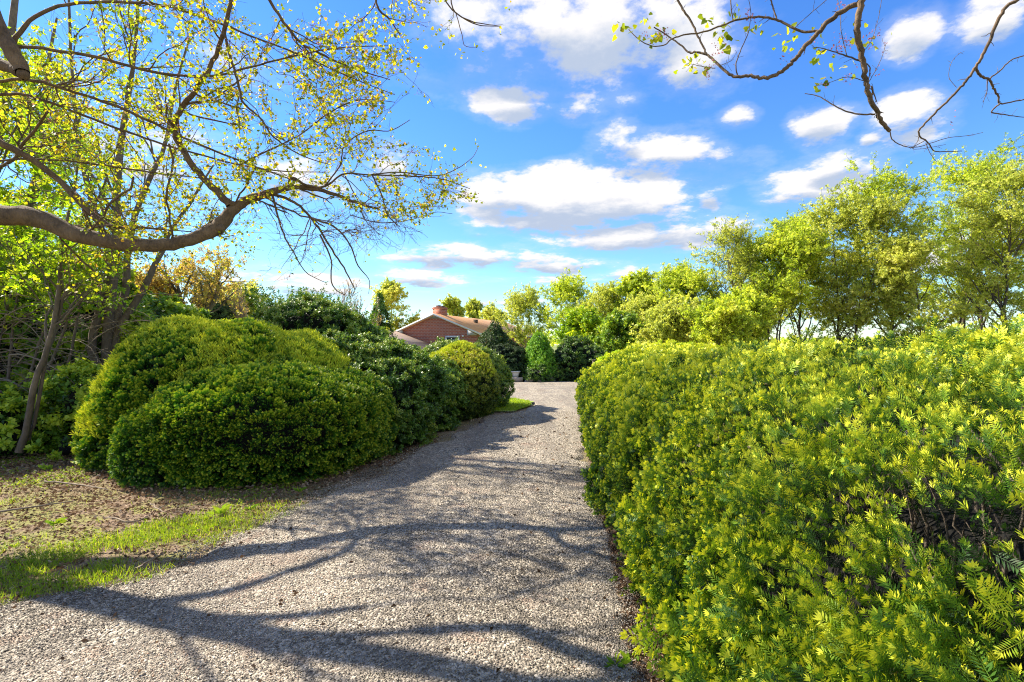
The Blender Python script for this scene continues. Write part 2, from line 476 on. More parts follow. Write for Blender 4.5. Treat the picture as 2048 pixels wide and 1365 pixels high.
def needle(o, d, up, L, w):
    o = np.array(o, float); d = nrm(np.array(d, float)); s_ = nrm(np.cross(d, up))
    return np.array([o - s_ * w * .3, o + d * L * .5 - s_ * w * .5, o + d * L, o + d * L * .5 + s_ * w * .5])

def yew(nn, L, w, seed, tipbright=.5, tip_n=4):
    """one shoot: needles in two ranks along a stem of length 1, young bright needles crowded at the tip"""
    r = np.random.default_rng(seed); parts = []
    for i in range(nn):
        y = .06 + .80 * (i + .5) / nn
        for sgn in (-1, 1):
            lift = r.uniform(-.15, .4)
            d = (sgn * r.uniform(.75, 1), r.uniform(.35, .75), lift)
            l = L * (1 - .35 * abs(y - .4)) * r.uniform(.85, 1.1)
            parts.append((needle((0, y, 0), d, (0, 0, 1), l, w), [[0, 1, 2, 3]], tipbright * max(0, (y - .45)) * 1.2))
    for i in range(tip_n):
        a = (i + .5) / tip_n * 2 - 1
        d = (a * .75, 1, r.uniform(.0, .5))
        parts.append((needle((a * .02, .84, 0.01), d, (0, 0, 1), L * .8, w * 1.15), [[0, 1, 2, 3]], tipbright))
    st = np.array([[-.008, 0, 0], [.008, 0, 0], [.004, .95, 0], [-.004, .95, 0]])
    parts.append((st, [[0, 1, 2, 3]], .1))
    return cat(parts)

def paddle(n, L, w, seed):
    """upright young shoot tip, crowded with short pale needles"""
    r = np.random.default_rng(seed); parts = []
    for i in range(n):
        y = .5 * i / n; a = i * 2.4
        d = (math.cos(a) * .8, 1.0, math.sin(a) * .55)
        parts.append((needle((0, y, 0), d, (math.sin(a), 0, -math.cos(a)), L, w), [[0, 1, 2, 3]], r.uniform(-.06, .08)))
    return cat(parts)

def leafspray(n, L, w, seed, spread=1.0, dt=0.12):
    """a twig end with n broad leaves"""
    r = np.random.default_rng(seed); parts = []
    for i in range(n):
        y = (i + .3) / n * .8; a = i * 2.4 + r.uniform(-.4, .4)
        d = np.array([math.cos(a) * spread, r.uniform(.3, .9), math.sin(a) * spread])
        up = np.array([-math.cos(a) * .3, 1, -math.sin(a) * .3]); dd = nrm(d); s_ = nrm(np.cross(dd, up)); nn = np.cross(s_, dd)
        l = L * r.uniform(.75, 1.15); o = np.array([0, y, 0])
        V = np.array([o, o + dd * l * .45 + s_ * w * l / 2 + nn * l * .08, o + dd * l, o + dd * l * .45 - s_ * w * l / 2 + nn * l * .08])
        parts.append((V, [[0, 1, 2, 3]], r.uniform(-dt, dt)))
    return cat(parts)

YEW0 = [yew(9, .30, .052, s_, .55) for s_ in (1, 2, 3, 4)]
YEW1 = [yew(5, .38, .10, s_, .55) for s_ in (5, 6, 7)]
YEW2 = [yew(3, .45, .15, s_, .5, 3) for s_ in (8, 9, 10)]
PAD0 = [paddle(13, .55, .085, s_) for s_ in (1, 2)]
PAD1 = [paddle(7, .6, .15, s_) for s_ in (3, 4)]
SPR = [leafspray(7, .55, .55, s_) for s_ in (1, 2, 3)]
SPRS = [leafspray(6, .5, .5, s_) for s_ in (4, 5, 6)]
SPRW = [leafspray(4, .9, .6, s_, 1.2) for s_ in (7, 8, 9)]
HEART = (np.array([[0, 0, 0], [.34, -.12, .06], [.52, .22, .10], [.36, .62, .06], [0, 1, -.03], [-.36, .62, .06], [-.52, .22, .10], [-.34, -.12, .06]]),
         np.array([[0, 1, 2, 3], [0, 3, 4, 4], [0, 4, 5, 5], [0, 5, 6, 7]]))
HEART = (HEART[0], np.array([[0, 1, 2, 3], [4, 5, 6, 7]]))  # overwritten below with clean quads
HEART = (np.array([[0, .08, 0], [.33, -.10, .06], [.54, .25, .12], [.30, .68, .07], [0, 1.02, 0], [-.33, -.10, .06], [-.54, .25, .12], [-.30, .68, .07]]),
         np.array([[0, 1, 2, 3], [0, 3, 4, 7], [0, 7, 6, 5]]))

def scatter(mb, temps, P, axis, S, tint, mat=0, spin=None):
    k = rng.integers(0, len(temps), len(P))
    for i, (TV, TF, TT) in enumerate(temps):
        w = k == i
        if w.any():
            mb.inst(TV, TF, P[w], frame(axis[w], None if spin is None else spin[w]), S[w], tint[w], TT, mat)

# ------------------------------------------------------------------ ground sheets
def drive_left(y):
    ys = [-2, 0, 2, 3.3, 3.7, 4.2, 4.8, 5.6, 6.7, 8.7, 12, 12.9, 14.2, 15.2, 16.0, 16.4, 17, 23.3]
    xs = [-5, -4.6, -4.0, -3.5, -2.75, -2.6, -2.45, -2.1, -1.85, -1.35, -.55, .05, .55, .55, .1, -2.5, -9, -9]
    return np.interp(y, ys, xs)
def drive_right(y):
    return np.interp(y, [-2, 0, 2.85, 4.25, 6.7, 10, 14, 15.5, 17, 19, 23.3], [.05, 0.32, .72, .89, 1.14, 1.52, 1.96, 2.4, 4, 9, 9])

def sheet(name, mat, X, Y, Z, label=None):
    h, w = X.shape
    V = np.stack([X, Y, Z], -1).reshape(-1, 3)
    i = np.arange(h - 1)[:, None] * w; j = np.arange(w - 1)[None]
    F = np.stack([i + j, i + j + 1, i + w + j + 1, i + w + j], -1).reshape(-1, 4)
    o = MB().add(V, F).build(name, mat, smooth=True)
    return tag(o, kind='structure')

wv = Wave(3, 1.2); wf = Wave(4, 5.0)
xs = np.unique(np.concatenate([np.linspace(-900, -40, 20), np.linspace(-40, -8, 40), np.linspace(-8, 8, 130), np.linspace(8, 60, 40), np.linspace(60, 900, 20)]))
ys = np.unique(np.concatenate([np.linspace(-60, -2, 10), np.linspace(-2, 26, 200), np.linspace(26, 60, 50), np.linspace(60, 1800, 30)]))
X, Y = np.meshgrid(xs, ys)
Pg = np.stack([X, Y, X * 0], -1)
near = np.exp(-(np.maximum(np.abs(X) - 9, 0) ** 2 + np.maximum(np.abs(Y - 8) - 12, 0) ** 2) / 9)
Zg = ground_z(X, Y) + near * (wv(Pg) * .018 - .03)
sheet('ground', M['soil'], X, Y, Zg)

yy = np.concatenate([np.linspace(-2, 14, 240), np.linspace(14.05, 23.3, 90)])
tt = np.linspace(0, 1, 70)
xl = drive_left(yy) + wf(np.stack([yy * 0, yy, yy * 0], -1)) * .06; xr = drive_right(yy) + wf(np.stack([yy * 0 + 9, yy, yy * 0], -1)) * .06 + Wave(79, 14.0)(np.stack([yy * 0, yy, yy * 0], -1)) * .035
X = xl[:, None] + (xr - xl)[:, None] * tt; Y = np.repeat(yy[:, None], 70, 1)
Pd = np.stack([X, Y, X * 0], -1)
edge = np.minimum(tt, 1 - tt)[None] * 30
def drive_z(x, y):
    P = np.stack([np.asarray(x), np.asarray(y), np.zeros_like(x)], -1)
    return .012 + wv(P) * .012
Zd = drive_z(X, Y) - .055 * np.clip(1 - edge, 0, 1)
sheet('gravel_drive', M['gravel'], X, Y, Zd)

# lawn beyond the left hedges
def lawn_mat():
    m, N, out = mat_base('lawn')
    g = N.n('ShaderNodeNewGeometry'); P = g.outputs['Position']
    c = N.ramp(N.noise(P, 18, 6, .7), [(.3, (.10, .17, .02)), (.55, (.24, .32, .035)), (.8, (.42, .42, .08))])
    p = N.n('ShaderNodeBsdfPrincipled'); N.put(p.inputs['Base Color'], c); p.inputs['Roughness'].default_value = .9
    N.t.links.new(p.outputs[0], out.inputs[0]); return m
M['lawn'] = lawn_mat()
ly = np.linspace(12.9, 16.3, 30); 
lx1 = drive_left(ly) - .02 + wf(np.stack([ly * 0 + 5, ly, ly * 0], -1)) * .05
X = (-9 + (lx1 + 9)[:, None] * np.linspace(0, 1, 60)); Y = np.repeat(ly[:, None], 60, 1)
sheet('lawn', M['lawn'], X, Y, X * 0 + .024)

# ------------------------------------------------------------------ loose gravel
def oct_stone(seed):
    r = np.random.default_rng(seed)
    V = np.array([[1, 0, 0], [0, 1, 0], [-1, 0, 0], [0, -1, 0], [0, 0, .8], [0, 0, -.8]]) * r.uniform(.6, 1.15, (6, 1)) + r.normal(size=(6, 3)) * .12
    F = np.array([[0, 1, 4], [1, 2, 4], [2, 3, 4], [3, 0, 4], [1, 0, 5], [2, 1, 5], [3, 2, 5], [0, 3, 5]])
    return V, F
def cubic_stone(seed):
    r = np.random.default_rng(seed)
    V = np.array([[sx, sy, sz] for sz in (-.55, .55) for sx, sy in ((-1, -.8), (1, -.8), (1, .8), (-1, .8))]) * .72 * r.uniform(.6, 1.2, (8, 1)) + r.normal(size=(8, 3)) * .12
    F = np.array([[3, 2, 1, 0], [4, 5, 6, 7], [0, 1, 5, 4], [1, 2, 6, 5], [2, 3, 7, 6], [3, 0, 4, 7]])
    return V, F
def in_drive(x, y):
    k = Wave(78, 6.0)(np.stack([x * .3, y, x * 0], -1))
    return (x > drive_left(y) - .12 + .05 * k) & (x < drive_right(y) + .03 + .05 * k + np.abs(rng.normal(size=len(x))) * .11)
mb = MB()
for (y0, y1, dn, s0, s1) in ((1.9, 4.2, 12000, .0025, .0068), (4.2, 7, 5000, .0036, .0080), (7, 13, 900, .006, .011)):
    area = (y1 - y0) * 6.5
    n = int(area * dn); x = rng.uniform(-5, 2.0, n); y = rng.uniform(y0, y1, n)
    mid = drive_left(y) * .5 + drive_right(y) * .5
    rut = np.exp(-((np.abs(x - mid + .15) - .75) / .22) ** 2)
    pz = Wave(77, 1.5)(np.stack([x, y * .5, x * 0], -1))
    w = in_drive(x, y) & (np.abs(x) < y * 1.08) & (rng.random(n) < np.clip(.95 - .45 * rut - .35 * (pz > .7), .15, 1))
    x, y = x[w], y[w]; n = len(x)
    P = np.stack([x, y, drive_z(x, y) + rng.uniform(-.001, .006, n)], -1)
    Sz = (s0 + (s1 - s0) * rng.random(n) ** 2.2)
    kk = rng.integers(0, 6, n)
    lane = Wave(76, 1.0)(P * [2.2, .35, 0])
    tintv = np.clip(rng.normal(.50, .21, n) + .10 * wf(P * 1.4) - .10 * np.clip(lane, -1, 1.5), 0, 1)
    for k in range(6):
        w = kk == k
        TV, TF = cubic_stone(k) if k < 4 else oct_stone(k)
        ax = nrm(rng.normal(size=(w.sum(), 3)) * np.array([1, 1, .25]))
        mb.inst(TV, TF, P[w], frame(ax, np.tile([0, 0, 1.], (w.sum(), 1)) + rng.normal(size=(w.sum(), 3)) * .25), Sz[w], tintv[w])
tag(mb.build('loose_gravel', M['stone']), 'loose grey gravel lying over the driveway', 'gravel', kind='stuff')

# ------------------------------------------------------------------ hedges
def ellip_grid(c, r, e=2.3, nu=70, nv=44, zmin=-.9, seed=0, amp=.08, sc=2.0):
    th = np.linspace(0, 2 * math.pi, nu); ph = np.linspace(math.asin(max(-1, zmin)), math.pi / 2 - .02, nv)
    T, Pp = np.meshgrid(th, ph)
    d = np.stack([np.cos(Pp) * np.cos(T), np.cos(Pp) * np.sin(T), np.sin(Pp)], -1)
    rad = (np.abs(d) ** e).sum(-1) ** (-1 / e)
    G = d * rad[..., None] * np.array(r)
    nn = nrm(d / np.array(r)); W_ = Wave(seed + 50, sc)
    # whole turns meet: use position-based noise
    G = G + nn * (W_(G + np.array(c)) * amp)[..., None]
    return G + np.array(c), nn

def inside(P, c, r, e=2.3):
    q = np.abs((P - np.array(c)) / np.array(r))
    return (q ** e).sum(-1) ** (1 / e)

def sample_grid(G, NN, dens):
    """random points on a gridded shell; dens(distance) per square metre"""
    a, b, c_, d_ = G[:-1, :-1], G[:-1, 1:], G[1:, 1:], G[1:, :-1]
    ar = np.linalg.norm(np.cross(c_ - a, d_ - b), axis=-1) / 2
    ctr = (a + b + c_ + d_) / 4
    dist = np.linalg.norm(ctr - np.array([0, 0, EYE]), axis=-1)
    n0 = nrm(NN[:-1, :-1] + NN[1:, 1:])
    toward = (n0 * nrm(np.array([0, 0, EYE]) - ctr)).sum(-1)
    k = rng.poisson(ar * dens(dist) * np.where(toward > -.45, 1, .3))
    idx = np.repeat(np.arange(k.size), k.ravel())
    u = rng.random((len(idx), 1)); v = rng.random((len(idx), 1))
    f = lambda q: q.reshape(-1, 3)[idx]
    P = (f(a) * (1 - u) + f(b) * u) * (1 - v) + (f(d_) * (1 - u) + f(c_) * u) * v
    return P, f(n0)

def clustered(G, NN, dens, per, rad, outj, flat=.6):
    """shoots gathered on branchlets: returns points, outward normals, offset directions, one random value per branchlet"""
    P0, n0 = sample_grid(G, NN, dens)
    k = len(P0)
    P0 = P0 + n0 * (rng.normal(size=(k, 1)) * outj)
    cv = rng.normal(size=k); rr = rad * rng.uniform(.6, 1.35, k)
    P0 = np.repeat(P0, per, 0); n = np.repeat(n0, per, 0); cv = np.repeat(cv, per); rr = np.repeat(rr, per)
    o = nrm(rng.normal(size=P0.shape)); d = (o * n).sum(-1, keepdims=True); o = nrm(o + n * (np.abs(d) - d) + n * .2)
    q = (rng.random(len(P0)) ** .4 * rr)[:, None]
    P = P0 + o * q * [1, 1, flat]
    return P, n, o, cv

def grid_mesh(mb, G, mat, tint=.3):
    h, w = G.shape[:2]
    i = np.arange(h - 1)[:, None] * w; j = np.arange(w - 1)[None]
    F = np.stack([i + j, i + j + 1, i + w + j + 1, i + w + j], -1).reshape(-1, 4)
    mb.add(G.reshape(-1, 3), F, tint, mat)

def bush(name, label, cat, lobes, matkey, temps, dens, size, base=None, lift=.5, out=.7, tint=(.35, .15), top=.25, depth=.10, group=None,
         extra=None, coremat='core', seed=0, amp=.08, zmin=-.9, shrink=.86, e=2.3, jit=.5, clus=(.085, 18, .035), extramat=None):
    """lobes: list of (centre, radii). foliage = shoots on the shell plus older ones deeper in"""
    c0 = np.mean([l[0] for l in lobes], 0)
    th = thing(name, label, cat, (c0[0], c0[1], float(ground_z(c0[0], c0[1]))), group)
    mb = MB(); core = MB()
    for li, (c, r) in enumerate(lobes):
        G, NN = ellip_grid(c, r, e, seed=seed + li, amp=amp, zmin=zmin)
        W2 = Wave(seed + li + 400, 6.0, oct=2)
        G = G + NN * (W2(G) * amp * .3)[..., None]
        rad, per, oj = clus
        P, n, o_, cv = clustered(G, NN, lambda d: dens(d) * .66 / per, per, rad, oj)
        Pb, nb = sample_grid(G, NN, lambda d: dens(d) * .28)
        Pb = Pb - nb * (rad * .3 + rng.random((len(Pb), 1)) * depth * 1.6)
        nc = len(P)
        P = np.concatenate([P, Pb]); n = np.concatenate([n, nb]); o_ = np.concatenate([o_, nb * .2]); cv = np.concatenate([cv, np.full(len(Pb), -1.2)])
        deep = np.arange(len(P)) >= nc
        keep = P[:, 2] > ground_z(P[:, 0], P[:, 1]) + .02
        for lj, (c2, r2) in enumerate(lobes):
            if lj != li: keep &= inside(P, c2, r2, e) > .93
        P, n, o_, cv, deep = P[keep], n[keep], o_[keep], cv[keep], deep[keep]
        m = len(P)
        dist = np.linalg.norm(P - np.array([0, 0, EYE]), axis=1)
        ax = n * out + o_ * .7 + np.array([0, 0, lift]) + rng.normal(size=(m, 3)) * jit * .7
        pn = Wave(seed + li + 200, 1.6)(P)
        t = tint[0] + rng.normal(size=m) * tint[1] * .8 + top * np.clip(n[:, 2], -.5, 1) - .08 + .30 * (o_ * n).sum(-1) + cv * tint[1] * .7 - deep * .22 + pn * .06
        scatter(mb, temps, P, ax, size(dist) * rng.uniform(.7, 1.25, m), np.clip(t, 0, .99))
        Ps, ns = sample_grid(G, NN, lambda d: d * 0 + 7)
        ks = (Ps[:, 2] > ground_z(Ps[:, 0], Ps[:, 1]) + .15) & (ns[:, 2] > -.2)
        for lj, (c2, r2) in enumerate(lobes):
            if lj != li: ks &= inside(Ps, c2, r2, e) > 1.0
        Ps, ns = Ps[ks], ns[ks]; ds = nrm(ns * .7 + [0, 0, .5] + rng.normal(size=Ps.shape) * .3); Ls_ = rng.uniform(.04, .17, len(Ps))
        for q in range(4):
            scatter(mb, temps, Ps + ds * (Ls_ * q / 3 + rad * .6)[:, None], ds + rng.normal(size=Ps.shape) * .25, size(np.linalg.norm(Ps - np.array([0, 0, EYE]), axis=1)) * .8, np.clip(rng.normal(tint[0] + .2, .1, len(Ps)), 0, .95))
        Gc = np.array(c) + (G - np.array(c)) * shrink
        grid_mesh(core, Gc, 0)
    if extra:
        xb = MB() if extramat else mb
        extra(xb, th)
        if extramat: xb.build('young_shoots', M[extramat], th)
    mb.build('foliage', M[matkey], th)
    core.build('shade_core', M[coremat], th, smooth=True)  # closed shell, its dark colour standing for the shade behind the leaves
    return th

K = lambda near, far, d0, d1: (lambda d: np.interp(d, [d0, d1], [near, far]))

# right-hand yew hedge: a long clipped body swept along the drive
def right_section(y, t):
    """t 0..1 runs over the section: drive-side foot, belly, shoulder, top, far shoulder, far foot"""
    foot = np.interp(y, [-2, 0, 2.85, 4.25, 7, 10, 14.2], [.58, .70, .99, 1.09, 1.33, 1.64, 2.08])
    hgt = np.interp(y, [-2, .8, 2, 3.5, 6, 9, 12, 13.6, 14.2], [1.66, 1.66, 1.60, 1.55, 1.51, 1.38, 1.12, .80, .45])
    wid = np.interp(y, [-2, 3, 10, 13.5, 14.2], [2.6, 2.6, 2.6, 2.0, 1.2])
    a = np.pi * (1 - t)
    e = 3.2
    ca, sa = np.cos(a), np.sin(a)
    rad = (np.abs(ca) ** e + np.abs(sa) ** e) ** (-1 / e)
    x = foot + wid / 2 + ca * rad * wid / 2 - .10 * np.sin(np.pi * np.clip(t * 3, 0, 1))
    z = sa * rad * hgt
    return x, z
YY = np.concatenate([np.linspace(-1.8, 4, 120), np.linspace(4.03, 14.2, 120)]); TT = np.linspace(0.0, 1, 110)
Yg, Tg = np.meshgrid(YY, TT)
Xg, Zg2 = right_section(Yg, Tg)
G = np.stack([Xg, Yg, Zg2], -1)
NN = nrm(np.cross(np.gradient(G, axis=0), np.gradient(G, axis=1)))
NN = NN * np.sign((NN * (G - np.stack([Xg * 0 + 1.9 + Yg * .1, Yg, Zg2 * 0 + .6], -1))).sum(-1, keepdims=True))
wA = Wave(71, 1.7); wB = Wave(72, 5.0)
disp = wA(G) * .055 + wB(G) * .022
# hollows where old wood shows, low and close to the camera
for (hx, hy, hz, hr, hd) in ((1.25, 1.3, 1.10, .17, .24), (1.25, 1.55, .85, .12, .14), (1.2, 1.30, 1.42, .09, .12), (1.2, 1.95, 1.3, .10, .12), (1.3, 2.6, 1.2, .12, .10), (1.3, 2.3, .7, .10, .10), (1.3, 1.75, .6, .10, .12)):
    dd = np.linalg.norm((G - np.array([hx - .45, hy, hz])) * np.array([.6, 1, 1.1]), axis=-1)
    disp = disp - hd * np.exp(-(dd / hr) ** 2)
G = G + NN * disp[..., None]
hedge_r = thing('yew_hedge', 'long clipped yellow green yew hedge filling the right side of the gravel drive', 'hedge', (1.8, 5, 0))
mb = MB()
DR = lambda d: np.interp(d, [.6, 1.5, 3, 6, 10, 15], [185, 185, 175, 145, 120, 90])
hp, hn, ho, hc = clustered(G, NN, DR, 13, .070, .048, .65)
hb, hbn = sample_grid(G, NN, lambda d: DR(d) * np.interp(d, [1, 4], [3.5, 6]))
hb = hb - hbn * (.05 + rng.random((len(hb), 1)) * .12)
ncl = len(hp)
hp = np.concatenate([hp, hb]); hn = np.concatenate([hn, hbn]); ho = np.concatenate([ho, hbn * .2]); hc = np.concatenate([hc, np.full(len(hb), -1.0)])
deepm = np.arange(len(hp)) >= ncl
def face(u, v):
    d = nrm(np.array([(u - 1024) / FPX, 1, (HV - v) / FPX])); Q = (G - np.array([0, 0, EYE]))[:80].reshape(-1, 3)
    t_ = Q @ d; off = np.linalg.norm(Q - t_[:, None] * d, axis=1); ok = (off < .04) & (t_ > 0)
    i = np.where(ok)[0][np.argmin(t_[ok])] if ok.any() else np.argmin(off)
    return Q[i] + np.array([0, 0, EYE]) + d * .03
HOLES = [(face(u, v), r) for u, v, r in ((1880, 1105, .075), (1950, 1130, .085), (2010, 1040, .06), (1820, 1085, .045), (1480, 1010, .035), (1650, 985, .045), (1300, 900, .04), (1560, 1190, .04),
         (1990, 830, .05), (1700, 860, .035), (1390, 1130, .03), (1740, 1230, .04), (2030, 1250, .05), (1600, 850, .04))]
keep = hp[:, 2] > .02
for hc0, hr in HOLES:
    dq = hp - hc0; dq[:, 0] *= .6
    keep &= np.linalg.norm(dq, axis=1) > hr * (1 + .35 * Wave(84, 12)(hp))
hp, hn, ho, hc, deepm = hp[keep], hn[keep], ho[keep], hc[keep], deepm[keep]
dcam = np.linalg.norm(hp - np.array([0, 0, EYE]), axis=1)
m = len(hp)
pn = Wave(80, 2.2)(hp); pf = Wave(81, 9.0)(hp)
ax = hn * .6 + ho * .7 + np.array([0, 0, .3]) + rng.normal(size=(m, 3)) * .35
tnt = .17 + .14 * np.clip(hp[:, 2] - 1.0, -.8, .6) + .12 * np.clip(hn[:, 2], -.3, 1) + .34 * (ho * hn).sum(-1) + hc * .15 - deepm * .22 + rng.normal(size=m) * .09 + pn * .06 + pf * .03  # inner needles are older and darker; the contrast also paints shade between shoots
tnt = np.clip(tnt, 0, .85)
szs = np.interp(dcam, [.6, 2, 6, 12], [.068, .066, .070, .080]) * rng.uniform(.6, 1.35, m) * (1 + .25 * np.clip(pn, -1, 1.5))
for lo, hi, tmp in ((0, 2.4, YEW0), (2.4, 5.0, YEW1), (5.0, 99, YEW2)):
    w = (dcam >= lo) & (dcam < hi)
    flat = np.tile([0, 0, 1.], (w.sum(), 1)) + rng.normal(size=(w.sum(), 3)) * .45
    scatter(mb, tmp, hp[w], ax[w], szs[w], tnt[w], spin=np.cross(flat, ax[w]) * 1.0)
# young shoot tips standing up from the surface
tp, tn = sample_grid(G, NN, lambda d: np.interp(d, [.6, 2, 5, 14], [650, 800, 900, 800]))
pk = np.clip(.35 + .75 * tn[:, 2] + .35 * Wave(82, 2.5)(tp), .08, 1)
keep = (tp[:, 2] > .03) & (rng.random(len(tp)) < pk); tp, tn = tp[keep], tn[keep]
kh = np.ones(len(tp), bool)
for hc0, hr in HOLES:
    dq = tp - hc0; dq[:, 0] *= .45; kh &= np.linalg.norm(dq, axis=1) > hr
tp, tn = tp[kh], tn[kh]
tp = tp + tn * rng.uniform(0, .085, (len(tp), 1))
td = np.linalg.norm(tp - np.array([0, 0, EYE]), axis=1)
ax = tn * .5 + np.array([0, 0, .8]) + rng.normal(size=(len(tp), 3)) * .3
ts = np.interp(td, [.6, 3, 12], [.030, .036, .055]) * rng.uniform(.7, 1.3, len(tp))
tt_ = np.clip(rng.normal(.86, .09, len(tp)), .6, .97)
w = td < 4
scatter(mb, PAD0, tp[w], ax[w], ts[w], tt_[w]); scatter(mb, PAD1, tp[~w], ax[~w], ts[~w], tt_[~w])
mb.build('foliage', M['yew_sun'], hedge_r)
db, dbn = sample_grid(G, NN, lambda d: d * 0 + 45)
kk_ = (db[:, 2] > .05) & (Wave(83, 1.8)(db) > .1); db, dbn = db[kk_], dbn[kk_]
dm = MB(); scatter(dm, YEW1, db + dbn * .02, dbn * .4 + rng.normal(size=db.shape) * .7, rng.uniform(.02, .05, len(db)), np.clip(rng.normal(.55, .15, len(db)), 0, .9))
dm.build('dead_shoots', M['litter'], hedge_r)
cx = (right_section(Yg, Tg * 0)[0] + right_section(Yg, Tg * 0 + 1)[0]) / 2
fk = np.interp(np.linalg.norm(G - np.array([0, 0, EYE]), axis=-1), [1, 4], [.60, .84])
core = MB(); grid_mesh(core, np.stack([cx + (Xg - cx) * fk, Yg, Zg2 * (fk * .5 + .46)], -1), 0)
core.build('inner_mass', M['core'], hedge_r, smooth=True)  # solid shell coloured near-black for the shade seen through the gaps
# bare inner stems seen in the hollows
st = MB()
n = 420; y0 = rng.uniform(.2, 4.5, n)
x0, z0 = right_section(y0, np.full(n, .5)); x0 = x0 * 0 + rng.uniform(1.0, 1.5, n) + y0 * .08
A = np.stack([x0, y0, rng.uniform(.1, .9, n)], -1)
B = A + np.stack([rng.uniform(-.6, .1, n), rng.normal(size=n) * .3, rng.uniform(.3, 1.0, n)], -1)
B[:, 2] = np.minimum(B[:, 2], 1.5); B[:, 0] = np.maximum(B[:, 0], 1.15 + B[:, 1] * .09); A[:, 0] = np.maximum(A[:, 0], 1.25 + A[:, 1] * .09)
t = np.linspace(0, 1, 6)[None, :, None]
Pt = A[:, None] * (1 - t) + B[:, None] * t + rng.normal(size=(n, 6, 3)) * .02
st.tubes(Pt, np.linspace(1, .35, 6)[None] * rng.uniform(.003, .010, (n, 1)), 5)
st.build('stems', M['bark2'], hedge_r, smooth=True)

# a looser bright bush at the far end of that hedge
bush('arching_bush', 'loose bright green bush with arching shoots beyond the far end of the right hedge', 'bush',
     [((4.55, 16.4, .55), (1.75, 1.5, .80)), ((5.9, 17.4, .6), (1.6, 1.5, .85))], 'fresh', SPRS, K(620, 620, 5, 20), K(.16, .16, 5, 20), lift=.5, tint=(.5, .13), top=.12, depth=.1, seed=5, amp=.10)

# left: big round yew with pale tips
DA = K(2600, 2200, 6, 12)
def tips(lobes, dens, matidx=0, seed=0, e=2.3, zlo=-.1, s_=.045):
    def f(mb, th):
        for li, (c, r) in enumerate(lobes):
            G_, N_ = ellip_grid(c, r, e, seed=seed + li, amp=.08)
            P, n = sample_grid(G_, N_, lambda d: d * 0 + dens)
            wv_ = Wave(seed + 300, 1.4)(P)
            sunny = n @ np.array(sd)
            k = (P[:, 2] > .05) & (n[:, 2] > zlo + .35 * wv_)
            k &= rng.random(len(P)) < np.clip(.62 + .5 * Wave(seed + 310, 4.0)(P), .1, 1)
            for lj, (c2, r2) in enumerate(lobes):
                if lj != li: k &= inside(P, c2, r2, e) > .95
            k &= rng.random(len(P)) < np.clip(.35 + .8 * n[:, 2], 0, 1)
            P, n = P[k], n[k]
            ax = n * .4 + np.array([0, 0, 1]) + rng.normal(size=(len(P), 3)) * .22
            scatter(mb, PAD1, P + n * rng.uniform(.02, .085, (len(P), 1)), ax, s_ * rng.uniform(.7, 1.5, len(P)), np.clip(rng.normal(.90, .07, len(P)), .6, .99))
    return f
LA = [((-4.75, 8.3, .80), (1.55, 1.45, 1.04)), ((-4.2, 8.7, .75), (1.6, 1.4, 1.02)), ((-5.15, 7.9, .50), (1.2, 1.2, .75))]
bush('round_yew', 'large rounded yew bush with pale yellow upright tips at the left of the drive', 'bush', LA, 'yew_dark', YEW1, DA, K(.085, .09, 6, 12),
     lift=.9, out=.45, tint=(.26, .12), top=.10, depth=.07, seed=11, extra=tips(LA, 1300, seed=11, s_=.085), extramat='yew_sun', clus=(.06, 16, .025))
LB = [((-3.5, 7.35, .50), (1.5, 1.35, .86)), ((-2.95, 7.75, .48), (1.05, 1.2, .80)), ((-4.1, 7.15, .38), (1.10, 1.05, .58))]
bush('spreading_yew', 'low dark green spreading yew in front of the round yew, left of the drive', 'bush', LB, 'yew_dark', YEW1, K(3600, 3000, 6, 12), K(.070, .075, 6, 12),
     lift=.1, out=.9, tint=(.30, .13), top=.06, depth=.06, seed=21, amp=.045, jit=.4, clus=(.055, 14, .028))
# tall holly-like shrub, then the small-leaved bushes beyond
LC = [((-4.15, 11.0, 1.1), (1.5, 1.5, 1.30)), ((-3.2, 10.5, .85), (1.3, 1.4, 1.02)), ((-2.6, 9.8, .60), (1.1, 1.35, .88)), ((-3.6, 9.7, .8), (1.3, 1.2, 1.0)), ((-2.35, 11.1, .6), (1.05, 1.3, .84)), ((-2.45, 8.8, .5), (.85, 1.1, .84))]
def shoots(spec):
    def f(mb, th):
        for (c, r, n, h) in spec:
            a = rng.uniform(0, 6.28, n); q = rng.random(n) ** .5
            P0 = np.stack([c[0] + np.cos(a) * q * r, c[1] + np.sin(a) * q * r, np.full(n, c[2])], -1)
            D_ = nrm(np.stack([np.cos(a) * .3, np.sin(a) * .3, np.ones(n)], -1) + rng.normal(size=(n, 3)) * .12)
            L = h * rng.uniform(.5, 1.1, n)
            for k in range(9):
                scatter(mb, SPR, P0 + D_ * (L * k / 8)[:, None], D_ + rng.normal(size=(n, 3)) * .5, np.full(n, .10), np.clip(rng.normal(.6, .14, n), 0, .98))
    return f
bush('broadleaf_shrub', 'tall dark glossy broad leaved shrub rising behind the yews on the left of the drive', 'bush', LC, 'holly', SPR, K(1200, 1000, 6, 14), K(.085, .09, 6, 14),
     lift=.5, out=.5, tint=(.50, .18), top=.16, depth=.10, seed=31, amp=.12, extra=shoots([((-4.6, 11.0, 2.3), .9, 70, .6), ((-3.5, 10.8, 2.0), .6, 30, .55)]), jit=.7)
LD = [((-1.35, 12.5, .62), (1.0, 1.3, .80)), ((-1.9, 11.8, .62), (1.1, 1.0, .82))]
